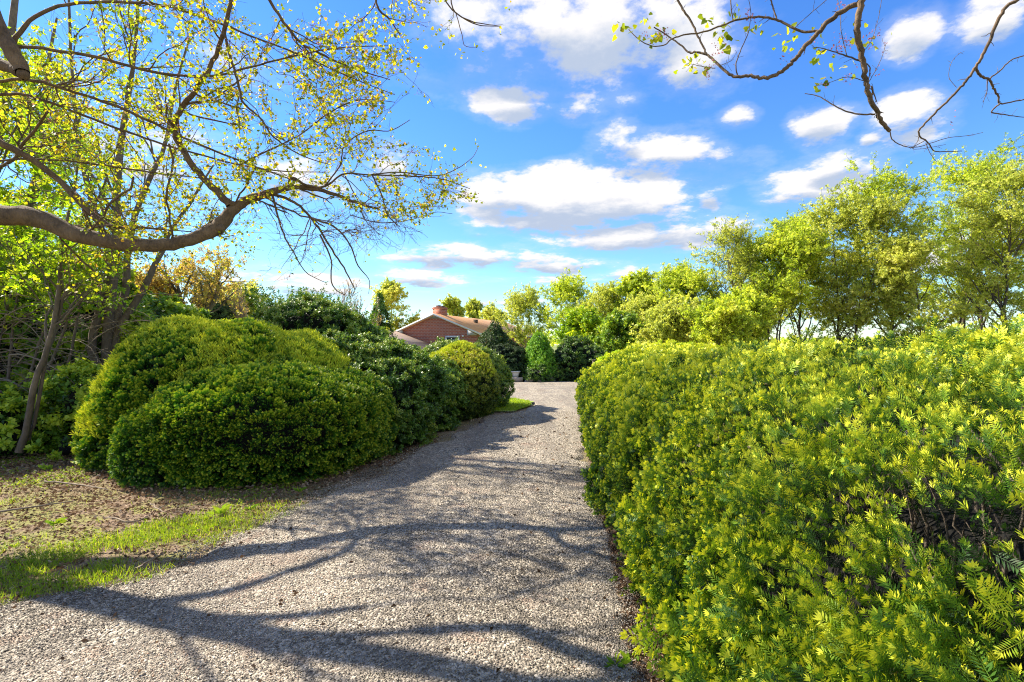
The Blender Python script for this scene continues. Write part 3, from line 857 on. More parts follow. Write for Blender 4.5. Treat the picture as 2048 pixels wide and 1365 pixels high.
bush('clipped_shrub', 'small leaved clipped hedge bush with bright yellow top at the end of the left row', 'bush', LD, 'box', SPRS, K(2300, 2200, 6, 16), K(.065, .065, 6, 16),
     lift=.5, out=.6, tint=(.42, .13), top=.45, depth=.05, seed=41, amp=.06, extra=tips(LD, 2600, seed=41, s_=.060, zlo=.25), extramat='yew_sun', clus=(.06, 16, .03))
LE = [((-1.15, 14.0, .70), (.95, .9, .82)), ((-1.75, 13.9, .75), (.85, .8, .85))]
bush('grey_green_shrub', 'dull grey green shrub with wispy top behind the yellow topped hedge bush', 'bush', LE, 'holly', SPRS, K(1500, 1400, 6, 16), K(.08, .08, 6, 16),
     lift=.6, out=.5, tint=(.62, .14), top=.15, depth=.07, seed=46, amp=.07, extra=shoots([((-1.65, 14.0, 1.45), .35, 16, .45), ((-1.1, 14.0, 1.35), .3, 8, .25)]))

# ------------------------------------------------------------------ trees
def catmull(Pc, n):
    Pc = np.asarray(Pc, float); k = len(Pc)
    t = np.linspace(0, k - 1, n); i = np.clip(t.astype(int), 0, k - 2); f = (t - i)[:, None]
    p0 = Pc[np.maximum(i - 1, 0)]; p1 = Pc[i]; p2 = Pc[i + 1]; p3 = Pc[np.minimum(i + 2, k - 1)]
    return .5 * ((2 * p1) + (p2 - p0) * f + (2 * p0 - 5 * p1 + 4 * p2 - p3) * f * f + (3 * p1 - p0 - 3 * p2 + p3) * f ** 3)

def grow(P, Rr, nch, trange, ang, length, m=6, rfac=.6, up=0.0, wig=.12, flat=0.0, lenfall=.4, gr=None, taper=.3):
    """children sprouting from a batch of parent polylines P (n, k, 3)"""
    g = gr or rng
    n, k, _ = P.shape
    t = g.uniform(trange[0], trange[1], (n, nch)); t = np.sort(t, 1)
    x = t * (k - 1); i = np.clip(x.astype(int), 0, k - 2); f = (x - i)[..., None]
    rows = np.arange(n)[:, None]
    O = P[rows, i] * (1 - f) + P[rows, i + 1] * f
    T = nrm(P[rows, i + 1] - P[rows, i])
    r0 = (Rr[rows, i] * (1 - f[..., 0]) + Rr[rows, i + 1] * f[..., 0])
    rnd = g.normal(size=(n, nch, 3)); rnd[..., 2] *= (1 - flat)
    perp = nrm(rnd - (rnd * T).sum(-1, keepdims=True) * T)
    a = np.radians(g.uniform(ang[0], ang[1], (n, nch)))[..., None]
    Dr = T * np.cos(a) + perp * np.sin(a); Dr[..., 2] += up
    if flat: Dr[..., 2] *= (1 - flat * .6)
    Dr = nrm(Dr)
    L = g.uniform(length[0], length[1], (n, nch)) * (1 - lenfall * (t - trange[0]) / max(1e-6, trange[1] - trange[0]))
    s_ = np.linspace(0, 1, m)[None, None, :, None]
    C = O[..., None, :] + Dr[..., None, :] * s_ * L[..., None, None]
    W_ = np.cumsum(g.normal(size=(n, nch, m, 3)), axis=2) * (wig * L[..., None, None] / m); W_[:, :, 0] = 0
    C = C + W_ ; C[..., 2] += up * .5 * (s_[..., 0] ** 2) * L[..., None]
    rr = (r0 * rfac)[..., None] * np.linspace(1, taper, m)
    return C.reshape(-1, m, 3), rr.reshape(-1, m)

def on_twigs(P, k, jitter, t0=.15):
    n, m, _ = P.shape
    t = rng.uniform(t0, 1, (n, k)) * (m - 1); i = np.clip(t.astype(int), 0, m - 2); f = (t - i)[..., None]
    rows = np.arange(n)[:, None]
    Q = P[rows, i] * (1 - f) + P[rows, i + 1] * f
    T = nrm(P[rows, i + 1] - P[rows, i])
    return (Q + rng.normal(size=Q.shape) * jitter).reshape(-1, 3), T.reshape(-1, 3)

QL = [(*quadleaf(.62), np.zeros(1)), (*quadleaf(.5, .2), np.zeros(1))]

def make_tree(name, label, cat, base, H, spread, seed, mat='tree', bark='barkdark', leaf=.16, nleaf=4, trunks=1, lean=(0, 0), first=.25, nprim=16, rad=None,
              group=None, dens=1.0, tint=(.5, .2), upb=.35, flat=.25, ivy=0, droop=0.0, spray=SPRW, sprayk=None, wig=.12, top=1.0, crownexp=.7):
    global rng
    keep = rng; rng = np.random.default_rng(seed)
    bz = float(ground_z(base[0], base[1]))
    th = thing(name, label, cat, (base[0], base[1], bz), group)
    wood = MB(); lv = MB()
    rad = rad or H * .012
    for k in range(trunks):
        a = rng.uniform(0, 6.28) if trunks > 1 else 0
        off = .16 * H if trunks > 1 else 0
        tip = np.array([lean[0] + math.cos(a) * off * rng.uniform(.6, 1.4), lean[1] + math.sin(a) * off * rng.uniform(.6, 1.4), H * rng.uniform(.86, 1)])
        if k == 0: tip[2] = H
        s_ = np.linspace(0, 1, 14)[:, None]
        T_ = np.array([base[0], base[1], bz - .05]) + np.array([math.cos(a), math.sin(a), 0]) * rad * (1.2 if trunks > 1 else 0) * (1 - s_) + tip * np.concatenate([s_ ** 1.25, s_ ** 1.25, s_], 1)
        W_ = np.cumsum(rng.normal(size=(14, 3)) * [1, 1, .2], 0) * H * .008; T_ = T_ + W_
        Rr = rad * np.linspace(1, .13, 14) * (1 if trunks == 1 else .75); Rr[0] *= 1.35
        wood.tubes(T_[None], Rr[None], 8)
        P1, R1 = grow(T_[None], Rr[None], max(4, int(nprim / (1 if trunks == 1 else trunks * .7))), (first, .93), (38, 72), (spread * .62, spread * 1.05), 9, .62, upb, wig, 0, .34)
        Pt, Rt = grow(T_[None], Rr[None], 6, (.86, 1), (15, 50), (spread * .35, spread * .5), 9, .8, upb, wig, 0, .3)
        P1 = np.concatenate([P1, Pt]); R1 = np.concatenate([R1, Rt])
        wood.tubes(P1, R1, 6)
        P2, R2 = grow(P1, R1, 6, (.2, .99), (28, 62), (spread * .30, spread * .62), 6, .62, upb * .4 - droop, wig * 1.2, flat, .4)
        wood.tubes(P2, R2, 4)
        P3, R3 = grow(P2, R2, 6, (.15, 1), (25, 60), (spread * .14, spread * .34), 5, .62, .12 - droop * 1.6, .2, flat, .3)
        wood.tubes(P3, R3 * 0 + np.maximum(R3, .006), 3)
        kk = max(1, int(nleaf * dens))
        Q, T = on_twigs(P3, kk, .045, .1)
        Q2, T2 = on_twigs(P2, kk, .06, .4)
        Q = np.concatenate([Q, Q2]); T = np.concatenate([T, T2])
        ax = T * .6 + rng.normal(size=Q.shape) * .6; ax[:, 2] += .25 - droop * 3
        clump = Wave(seed + 9, 6 / max(spread, 1))(Q)
        tnt = tint[0] + rng.normal(size=len(Q)) * tint[1] + clump * .09
        scatter(lv, spray, Q, ax, leaf * rng.uniform(.7, 1.35, len(Q)), np.clip(tnt, 0, .99))
        if ivy:
            nI = int(ivy); t = rng.random(nI) ** 1.2 * .55 * 13; i = t.astype(int); f = (t - i)[:, None]
            Pc = T_[i] * (1 - f) + T_[i + 1] * f; d = nrm(rng.normal(size=(nI, 3)) * [1, 1, .2])
            rr = np.abs(rng.normal(size=(nI, 1))) * .16 + rad * 1.1
            scatter(lv, spray, Pc + d * rr, d + [0, 0, .3], leaf * .8 * rng.uniform(.6, 1.2, nI), np.clip(rng.normal(.25, .12, nI), 0, .6))
    wood.build('trunk', M[bark], th, smooth=True)
    lv.build('crown', M[mat], th)
    rng = keep
    return th

# --- the row along the right, beyond the hedge
ROW = 'spring trees in the row beyond the right hedge'
def at(u, Y): return ((u - 1024) / FPX * Y, Y)
def hz(v, Y, u=None): return EYE + (HV - v) / FPX * Y - (float(ground_z(*at(u, Y))) if u else 0)
ROWT = [  # u, top v, distance, spread, kw, label
    (1315, 620, 34, 2.6, dict(seed=1, mat='tree2', trunks=2), 'low pale olive tree at the left end of the row beyond the right hedge'),
    (1400, 560, 32, 3.2, dict(seed=2, mat='tree', trunks=2, lean=(-.6, 0)), 'spreading low tree with forked leaning stems left in the right hand row'),
    (1462, 468, 31, 3.1, dict(seed=3, mat='tree2', leaf=.09, nleaf=5), 'tree with sparse twiggy pale top just left of the row middle'),
    (1545, 470, 30, 3.0, dict(seed=4, mat='tree', trunks=3), 'three stemmed green tree in the middle of the right hand row'),
    (1600, 438, 33, 3.3, dict(seed=5, mat='tree', lean=(.5, 0)), 'dense round topped tree rising over the three stemmed tree'),
    (1690, 420, 30, 3.2, dict(seed=6, mat='tree2', trunks=2, ivy=500), 'ivy clad fork trunked tree right of the row middle'),
    (1785, 352, 30, 3.9, dict(seed=7, mat='tree', ivy=900), 'tall open crowned tree with ivy dark trunk in the right hand row'),
    (1850, 480, 27, 2.6, dict(seed=18, mat='tree2', lean=(-.8, 0)), 'small pale arching tree in front of the tallest pair'),
    (1925, 328, 31, 4.3, dict(seed=8, mat='tree', ivy=700), 'tallest tree with broad fan shaped crown near the right edge'),
    (2010, 352, 27, 3.6, dict(seed=9, mat='tree2', ivy=400, lean=(.4, 0)), 'yellow green tree half cut by the right edge of the view'),
    (2120, 380, 28, 3.8, dict(seed=10, mat='tree'), 'outermost tree of the row, its crown entering from the right edge'),
    (1500, 500, 36, 3.2, dict(seed=11, mat='tree2', nleaf=6), 'rear tree filling between the sparse topped and the three stemmed tree'),
    (1985, 338, 37, 4.2, dict(seed=14, mat='tree', nleaf=6), 'rear tall tree showing behind the tallest tree, to its right'),
]
for u, v, Yd, sp, kw, lab in ROWT:
    x, y = at(u, Yd); h = hz(v, Yd)
    make_tree('deciduous_tree', lab, 'tree', (x, y), h * .87, sp, group=ROW, leaf=kw.pop('leaf', .105), nleaf=kw.pop('nleaf', 9), nprim=21, first=.13, flat=.5, **kw)

# --- trees across the yard
BACK = 'trees behind the yard and the house'
for u, v, Yd, sp, kw, lab in [
    (1288, 572, 38, 2.3, dict(seed=31, mat='tree', leaf=.16, first=.35), 'slim open tree standing alone against the sky, right of centre'),
    (1130, 603, 44, 3.6, dict(seed=32, mat='tree'), 'full rounded yellow green tree behind the cone shaped spruce'),
    (1205, 612, 40, 3.3, dict(seed=33, mat='tree2'), 'rounded pale tree between the yard shrubs and the slim open tree'),
    (1048, 622, 46, 3.4, dict(seed=34, mat='tree2'), 'olive green tree just right of the house roof'),
    (1165, 655, 33, 2.2, dict(seed=39, mat='fresh'), 'low fresh green tree right behind the brown tinged shrub'),
    (1240, 668, 30, 2.0, dict(seed=40, mat='under'), 'squat darker bush-like tree behind the near end of the yard'),
    (1345, 655, 27, 2.3, dict(seed=41, nleaf=4, mat='tree2', trunks=2), 'willow-like pale thicket tree close behind the right hedge end'),
    (1440, 650, 24, 1.9, dict(seed=42, nleaf=4, mat='tree', trunks=3), 'young many stemmed tree low in front of the row, left part'),
    (1480, 612, 27, 2.0, dict(seed=44, nleaf=4, mat='tree', trunks=2), 'leafy young tree filling below the sparse topped tree'),
    (905, 612, 70, 2.6, dict(seed=35, mat='tree2', leaf=.22), 'small far tree over the ridge, left of two'),
    (948, 618, 72, 2.6, dict(seed=36, mat='tree2', leaf=.22), 'small far tree over the ridge, right of two'),
    (985, 640, 66, 3.0, dict(seed=37, mat='tree2', leaf=.22), 'low yellowish far tree where the house roof ends'),
    (785, 596, 52, 3.4, dict(seed=38, mat='tree2', leaf=.18), 'airy grey green tree behind the weeping evergreen'),
]:
    x, y = at(u, Yd)
    make_tree('deciduous_tree', lab, 'tree', (x, y), hz(v, Yd, u) * .95, sp, group=BACK, leaf=kw.pop('leaf', .13), nleaf=kw.pop('nleaf', 7), nprim=15, first=kw.pop('first', .15), **kw)

def bare_tree(lab, u, v, Yd, seed, spread=1.4, mat='bark3', trunks=5, group=None):
    global rng
    k_ = rng; rng = np.random.default_rng(seed)
    x, y = at(u, Yd); H = hz(v, Yd, u)
    th = thing('bare_tree', lab, 'tree', (x, y, float(ground_z(x, y))), group)
    wood = MB(); n = trunks
    a = rng.uniform(0, 6.28, n); s_ = np.linspace(0, 1, 9)[None, :, None]
    D_ = np.stack([np.cos(a) * spread * .45, np.sin(a) * spread * .45, H * rng.uniform(.8, 1, n)], -1)
    P0 = np.array([x, y, float(ground_z(x, y))]) + D_[:, None] * s_ + np.cumsum(rng.normal(size=(n, 9, 3)), 1) * .02
    R0 = np.repeat(np.linspace(.05, .012, 9)[None], n, 0)
    P1, R1 = grow(P0, R0, 10, (.3, 1), (20, 45), (spread * .4, spread * .8), 7, .6, .4, .15)
    P2, R2 = grow(P1, R1, 6, (.2, 1), (20, 50), (spread * .15, spread * .4), 5, .6, .3, .2)
    wood.tubes(P0, R0, 6); wood.tubes(P1, np.maximum(R1, .010), 4); wood.tubes(P2, np.maximum(R2, .008), 3)
    wood.build('branches', M[mat], th)
    lv = MB(); Q, T = on_twigs(P2, 1, .03, .6)
    scatter(lv, SPRW, Q, T, np.full(len(Q), .07), np.clip(rng.normal(.35, .2, len(Q)), 0, 1)); lv.build('buds', M['maple'], th)
    rng = k_
bare_tree('leafless many stemmed tree against the sky above the left shrubs', 690, 580, 24, 51, 1.6)
bare_tree('thin leafless tree left of the broad leaved shrub top', 505, 600, 20, 52, 1.3)
bare_tree('sparse bare twigged tree between the leafless tree and the weeping evergreen', 728, 625, 26, 53, 1.3)

# weeping evergreen left of the house
def weeping(u, v, Yd, lab):
    x, y = at(u, Yd); H = hz(v, Yd, u); bz = float(ground_z(x, y))
    th = thing('weeping_conifer', lab, 'tree', (x, y, bz))
    wood = MB(); lv = MB()
    s_ = np.linspace(0, 1, 8)[:, None]
    wood.tubes((np.array([x, y, bz]) + s_ * [0.1, 0, H])[None], np.linspace(.16, .02, 8)[None], 6)
    n = 90; z = bz + H * (.25 + .62 * rng.random(n)); a = rng.uniform(0, 6.28, n); rr = rng.uniform(.25, 1.15, n) * np.interp(z - bz, [0, H * .7, H], [1.2, 1.1, .15])
    m_ = 9; t = np.linspace(0, 1, m_)[None, :]
    Pw = np.stack([x + np.cos(a)[:, None] * rr[:, None] * np.sqrt(t), y + np.sin(a)[:, None] * rr[:, None] * np.sqrt(t), z[:, None] + .35 * np.sin(t * 3) * .5 - t ** 2 * rng.uniform(.9, 2.3, n)[:, None]], -1)
    Pw[..., 2] = np.maximum(Pw[..., 2], bz + .1)
    wood.tubes(Pw, np.repeat(np.linspace(.03, .008, m_)[None], n, 0), 4)
    Q, T = on_twigs(Pw, 60, .09, .1)
    scatter(lv, SPRW, Q, T + [0, 0, -.6], rng.uniform(.08, .2, len(Q)), np.clip(rng.normal(.5, .22, len(Q)), 0, 1))
    nt = 260; zt = bz + H * (.7 + .3 * rng.random(nt)); rt = (H + bz - zt) * .25
    at_ = rng.uniform(0, 6.28, nt)
    scatter(lv, SPRW, np.stack([x + .1 + np.cos(at_) * rt, y + np.sin(at_) * rt, zt], -1), np.stack([np.cos(at_), np.sin(at_), at_ * 0 + .3], -1), np.full(nt, .16), np.full(nt, .5))
    wood.build('trunk', M['barkdark'], th); lv.build('crown', M['holly'], th)
weeping(757, 588, 36, 'weeping evergreen with hanging curtains of foliage left of the brick house')

# conical and ragged conifers at the back of the yard
def cone_tree(name, lab, u, vtop, Yd, rbase, mat, seed, n=5200, leaf=.16, zlow=.0, ragged=.12, xpow=.8, tint=(.5, .2)):
    global rng
    k_ = rng; rng = np.random.default_rng(seed)
    x, y = at(u, Yd); H = hz(vtop, Yd); z0 = .0
    th = thing(name, lab, 'tree', (x, y, 0))
    wood = MB(); lv = MB(); s_ = np.linspace(0, 1, 6)[:, None]
    wood.tubes((np.array([x, y, 0]) + s_ * [0, 0, H * .95])[None], np.linspace(.10, .015, 6)[None], 6)
    h = 1 - np.sqrt(rng.random(n)); a = rng.uniform(0, 6.28, n)
    Wn = Wave(seed, 2.0)
    prof = (1 - h) ** xpow * rbase * np.clip(.75 + h * 3, 0, 1)
    P = np.stack([np.cos(a) * prof, np.sin(a) * prof, zlow + h * (H - zlow)], -1)
    rr = 1 + ragged * Wn(P * 1.2) + rng.normal(size=n) * .06
    P = P * np.stack([rr, rr, rr * 0 + 1], -1) - (rng.random(n) ** 2 * .25)[:, None] * P * [1, 1, 0] + [x, y, 0]
    d = np.stack([np.cos(a), np.sin(a), a * 0 + .35], -1)
    scatter(lv, SPRS, P, d + rng.normal(size=(n, 3)) * .4, leaf * rng.uniform(.7, 1.3, n), np.clip(rng.normal(tint[0], tint[1], n) + .1 * Wn(P), 0, .99))
    mm = MB()
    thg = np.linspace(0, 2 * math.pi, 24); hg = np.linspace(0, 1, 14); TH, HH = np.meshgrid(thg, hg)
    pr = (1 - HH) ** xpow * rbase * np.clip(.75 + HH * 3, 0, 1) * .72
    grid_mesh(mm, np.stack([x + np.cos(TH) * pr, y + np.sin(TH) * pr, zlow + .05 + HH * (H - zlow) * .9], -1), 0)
    lv.build('crown', M[mat], th); wood.build('trunk', M['barkdark'], th); mm.build('shade_core', M['core'], th, smooth=True)  # the shell inside the crown is coloured dark to give its inner shade
    rng = k_
    return th
cone_tree('dwarf_spruce', 'bright green cone shaped dwarf spruce at the back of the yard', 1078, 664, 24.5, 1.05, 'spruce', 61, tint=(.62, .2), xpow=.72)
cone_tree('dark_conifer', 'ragged dark conifer with upswept tip beside the house porch', 990, 642, 26, 1.05, 'conifer', 62, tint=(.75, .25), ragged=.3, xpow=.7)
bush('dark_juniper', 'dark spreading juniper at the foot of the ragged conifer', 'bush', [((-.25, 24.6, .75), (.95, .9, 1.0)), ((.15, 24.3, .4), (.8, .7, .55))], 'conifer', SPRS, K(900, 900, 5, 20), K(.12, .12, 5, 20), tint=(.45, .2), seed=66, amp=.1)
bush('bronze_shrub', 'dark shrub with brown winter bronzed patches right of the cone shaped spruce', 'bush', [((3.1, 24.6, .8), (1.15, 1.0, 1.15)), ((2.4, 24.2, .45), (.9, .7, .5)), ((3.7, 24.4, .6), (.7, .8, .9))], 'holly', SPRS, K(900, 900, 5, 20), K(.11, .11, 5, 20), tint=(.28, .2), seed=68, amp=.13)
bush('low_brown_shrub', 'low ragged shrub row under the cone shaped spruce', 'bush', [((1.7, 23.9, .25), (1.2, .5, .42))], 'holly', SPRS, K(700, 700, 5, 20), K(.09, .09, 5, 20), tint=(.35, .2), seed=69, amp=.08)

# planter, rocks and post at the yard edge
pl = thing('planter', 'small white planter on a square stone block at the back of the yard', 'planter', (*at(1031, 23.6), 0))
x, y = at(1031, 23.6)
MB().box((x, y, .10), (.62, .5, .22), .1).build('stone_block', plain_mat('block stone', (.40, .34, .28), .9, (.25, .2, .16), 5), pl)
pb = MB()
for k_, (r0, z0) in enumerate([(.14, .21), (.17, .36), (.21, .48)]): pass
thv = np.linspace(0, 2 * math.pi, 17)
G_ = np.array([[[x + r_ * math.cos(a), y + r_ * math.sin(a), z_] for a in thv] for r_, z_ in ((.02, .212), (.13, .212), (.16, .34), (.21, .46), (.23, .46), (.23, .49), (.19, .49), (.15, .36), (.02, .30))])
grid_mesh(pb, G_, 0); pb.build('pot', M['white'], pl, smooth=True)

def rock(u, Yd, s_, lab, seed):
    x, y = at(u, Yd); G_, N_ = ellip_grid((x, y, s_ * .3), (s_, s_ * .7, s_ * .55), 2.6, 20, 12, seed=seed, amp=s_ * .12, sc=2.5 / s_)
    m_ = MB(); grid_mesh(m_, G_, 0); tag(m_.build('garden_rock', M['rockm']), lab, 'rock', 'garden rocks below the yard shrubs')
M['rockm'] = plain_mat('garden rock', (.38, .32, .27), .9, (.2, .16, .13), 9)
rock(1058, 23.4, .22, 'pale rounded garden rock just right of the white planter', 1)
rock(1080, 23.4, .16, 'smallest garden rock below the cone shaped spruce', 2)
rock(1100, 23.5, .25, 'broad low garden rock right of the smallest rock', 3)
pm = MB(); x, y = at(1187, 22.6); pm.box((x, y, .5), (.09, .09, 1.0)); pm.box((x, y, 1.02), (.13, .13, .04))
tag(pm.build('wooden_post', M['bark2']), 'short weathered wooden post at the yard corner by the bronze shrub', 'post')

# ------------------------------------------------------------------ house
HA = R(20)      # the gable faces the camera's left; ridge runs away to the right
hx, hy = px(870, 628, 45)[:2]
peak = float(px(870, 628, 45)[2]); base_z = -1.4
house = thing('brick_house', 'single storey red brick house with low gable, tan shingle roof and white trim', 'house', (hx, hy, base_z))
house.rotation_euler = (0, 0, -HA)
M['brick'] = brick_mat('red brick', 0)
M['shingle'] = shingle_mat('tan shingles', (.60, .28, .11), (.82, .46, .21))
M['shingle2'] = shingle_mat('pale tan shingles', (.44, .30, .21), (.62, .46, .33), 3.0)
def hpart(mb, name, mat, parent=None, label=None):
    me_loc = house.location
    V = [v for v in mb.V]
    o = mb.build(name, mat)      # coordinates already local to the house
    o.parent = parent or house
    if label: o['label'] = label
    return o
pk = peak - base_z; hw = 4.35; rise = 1.72; ev = pk - rise; L = 17.0
wl = MB()
# gable wall and body: local x across, y along the ridge (away), z up
wx = hw - .25; wz = ev + .06
front = [(-wx, 0, 0), (wx, 0, 0), (wx, 0, wz), (0, 0, pk - .10), (-wx, 0, wz)]
backp = [(a, L, c) for a, b, c in front]
V = front + backp
wl.add(V, [[0, 1, 2, 3]]); wl.add(V, [[0, 3, 4, 4]][:0] if False else np.zeros((0, 4), int))
wl.add([front[0], front[3], front[4]], [[0, 1, 2]])
wl.add([backp[0], backp[3], backp[2], backp[1]], [[0, 1, 2, 3]]); wl.add([backp[0], backp[4], backp[3]], [[0, 1, 2]])
wl.add(V, [[1, 6, 7, 2], [5, 0, 4, 9]])
hpart(wl, 'brick_wall', M['brick'])
rf = MB()
ov = .35; slope = rise / hw
for sg in (-1, 1):
    a = np.array([[0, -ov, pk], [0, L + ov, pk], [sg * hw, L + ov, ev], [sg * hw, -ov, ev]]); b = a - [0, 0, .14]
    V = np.concatenate([a, b]); rf.add(V, [[0, 1, 2, 3], [7, 6, 5, 4], [0, 3, 7, 4], [1, 5, 6, 2], [3, 2, 6, 7]])
roof = hpart(rf, 'roof', M['shingle'])
tr = MB()
for sg in (-1, 1):
    a = np.array([[0, -ov - .03, pk + .02], [sg * (hw + .03), -ov - .03, ev + .02], [sg * (hw + .03), -ov - .03, ev - .13], [0, -ov - .03, pk - .13]])
    b = a + [0, .028, 0]; V = np.concatenate([a, b]); tr.add(V, [[0, 1, 2, 3], [7, 6, 5, 4], [0, 4, 5, 1], [3, 2, 6, 7], [1, 5, 6, 2]])
    tr.box((sg * (hw + .05), L / 2, ev - .09), (.05, L + 2 * ov, .20))
# boxed eave return at the near corner and soffits under the rakes
tr.add([(hw, -ov, ev - .2), (hw - 1.05, -ov, ev - .2), (hw - 1.05, -ov, ev + .2), (hw, -.0, ev - .2), (hw - 1.05, 0, ev - .2)], [[0, 2, 1, 1]][:0] if False else np.zeros((0, 4), int))
for sg in (-1, 1):
    tr.add([(sg * (hw - .02), -ov, ev - .20), (sg * (hw - 1.1), -ov, ev - .20), (sg * (hw - 1.1), -ov, ev + .28), (sg * (hw - .02), -.01, ev - .20), (sg * (hw - 1.1), -.01, ev - .20), (sg * (hw - 1.1), -.01, ev + .28)],
           [[0, 1, 2], [0, 4, 1], [0, 3, 4], [1, 4, 5], [1, 5, 2]][:0] or np.array([[0, 1, 2], [0, 4, 1], [0, 3, 4], [1, 4, 5], [1, 5, 2]]))
hpart(tr, 'trim', M['white'])
gv = MB(); gv.add([(-.62, -.05, pk - .40), (.62, -.05, pk - .40), (0, -.05, pk - .14), (-.62, .0, pk - .40), (.62, .0, pk - .40), (0, .0, pk - .14)], [[0, 1, 2], [0, 3, 4], [0, 4, 1]])
hpart(gv, 'gable_vent', plain_mat('grey vent paint', (.35, .42, .44), .6))
ch = MB(); ch.box((-.35, 1.6, pk + .05), (1.05, .8, 1.0)); ch.box((-.35, 1.6, pk + .56), (1.18, .92, .10)); ch.box((-.35, 1.6, pk + .67), (1.0, .75, .10))
chim = hpart(ch, 'chimney', M['brick'], roof)
cc = MB(); cc.box((-.5, 1.6, pk + .80), (.34, .34, .14)); cc.box((-.1, 1.6, pk + .76), (.3, .3, .08)); o = hpart(cc, 'flue', plain_mat('dark flue', (.08, .07, .065), .7), roof)
for (lx, lyy, r_, h_) in ((1.5, 5.4, .16, .28), (2.7, 8.5, .05, .4), (3.1, 5.2, .05, .35), (3.6, 10, .05, .35)):
    z_ = pk - lx * slope
    vb = MB(); vb.box((lx, lyy, z_ + h_ / 2 - .02), (r_ * 2, r_ * 2, h_)); vb.box((lx, lyy, z_ + h_), (r_ * 2.6, r_ * 2.6, .05)); hpart(vb, 'roof_vent', M['barkdark'], roof)
wn = MB(); wcx, wcz = 1.78, 0
zt = float(px(905, 674, 45)[2]) - base_z; w_, h_ = .62, 1.25
fx = 1.72
for (cx_, cz_, sx_, sz_) in ((fx - w_, zt - h_ / 2, .12, h_), (fx + w_, zt - h_ / 2, .12, h_), (fx, zt, 2 * w_ + .12, .14), (fx, zt - h_, 2 * w_ + .2, .12), (fx, zt - h_ / 2, 2 * w_ - .12, .05)):
    wn.box((cx_, -.03, cz_), (sx_, .10, sz_))
win = hpart(wn, 'window', M['white'])
gp = MB(); gp.box((fx, -.012, zt - h_ / 2), (2 * w_ - .1, .02, h_ - .1)); hpart(gp, 'pane', M['glass'], win)
lf = MB(); lf.box((2.75, -.08, zt + .05), (.14, .16, .18)); hpart(lf, 'wall_light', M['white'])
for yp in (.98, 3.2):
    pp = MB(); pp.box((hw - .1, yp, ev / 2), (.12, .12, ev - .1)); hpart(pp, 'porch_post', M['white'])
# low wing in front of the gable: ridge comes toward the camera, right slope falls along the brick wall
wg = MB(); zr = float(px(790, 663, 46)[2]) - base_z + .02; xr_ = -3.75; fall = .34; LW = 7.5
xe = xr_ + 4.9; ze = zr - 4.9 * fall
a = np.array([[xr_, -.02, zr], [xr_, -LW, zr], [xe, -LW, ze], [xe, -.02, ze]]); b = a - [0, 0, .16]
wg.add(np.concatenate([a, b]), [[0, 1, 2, 3], [7, 6, 5, 4], [1, 5, 6, 2], [0, 3, 7, 4], [3, 2, 6, 7]])
a = np.array([[xr_, -.02, zr], [xr_, -LW, zr], [xr_ - 4.9, -LW, ze], [xr_ - 4.9, -.02, ze]]); b = a - [0, 0, .16]
wg.add(np.concatenate([a, b]), [[3, 2, 1, 0], [4, 5, 6, 7], [5, 1, 2, 6], [3, 0, 4, 7], [2, 3, 7, 6]])
hpart(wg, 'wing_roof', M['shingle2'])
ww = MB(); ww.box((xr_, -LW / 2 - .15, (ze - .1) / 2), (9.2, LW - .7, ze - .1)); hpart(ww, 'wing_wall', M['brick'])

# ------------------------------------------------------------------ overhanging redbud, left
def limb(pts, n=None, wob=.006, k=1.0):
    P = np.array([px(u, v, Y * k) for u, v, Y, r in pts]); r = np.array([p[3] / FPX * p[2] * k for p in pts])
    n = n or max(8, len(pts) * 4)
    C = catmull(P, n); rr = np.interp(np.linspace(0, len(pts) - 1, n), np.arange(len(pts)), r)
    C[1:-1] += rng.normal(size=(n - 2, 3)) * wob * np.minimum(1, rr[1:-1, None] * 40)
    return C, rr

def resample(C, r, n=14):
    i = np.linspace(0, len(C) - 1, n); k = np.clip(i.astype(int), 0, len(C) - 2); f = (i - k)
    return C[k] * (1 - f[:, None]) + C[k + 1] * f[:, None], r[k] * (1 - f) + r[k + 1] * f

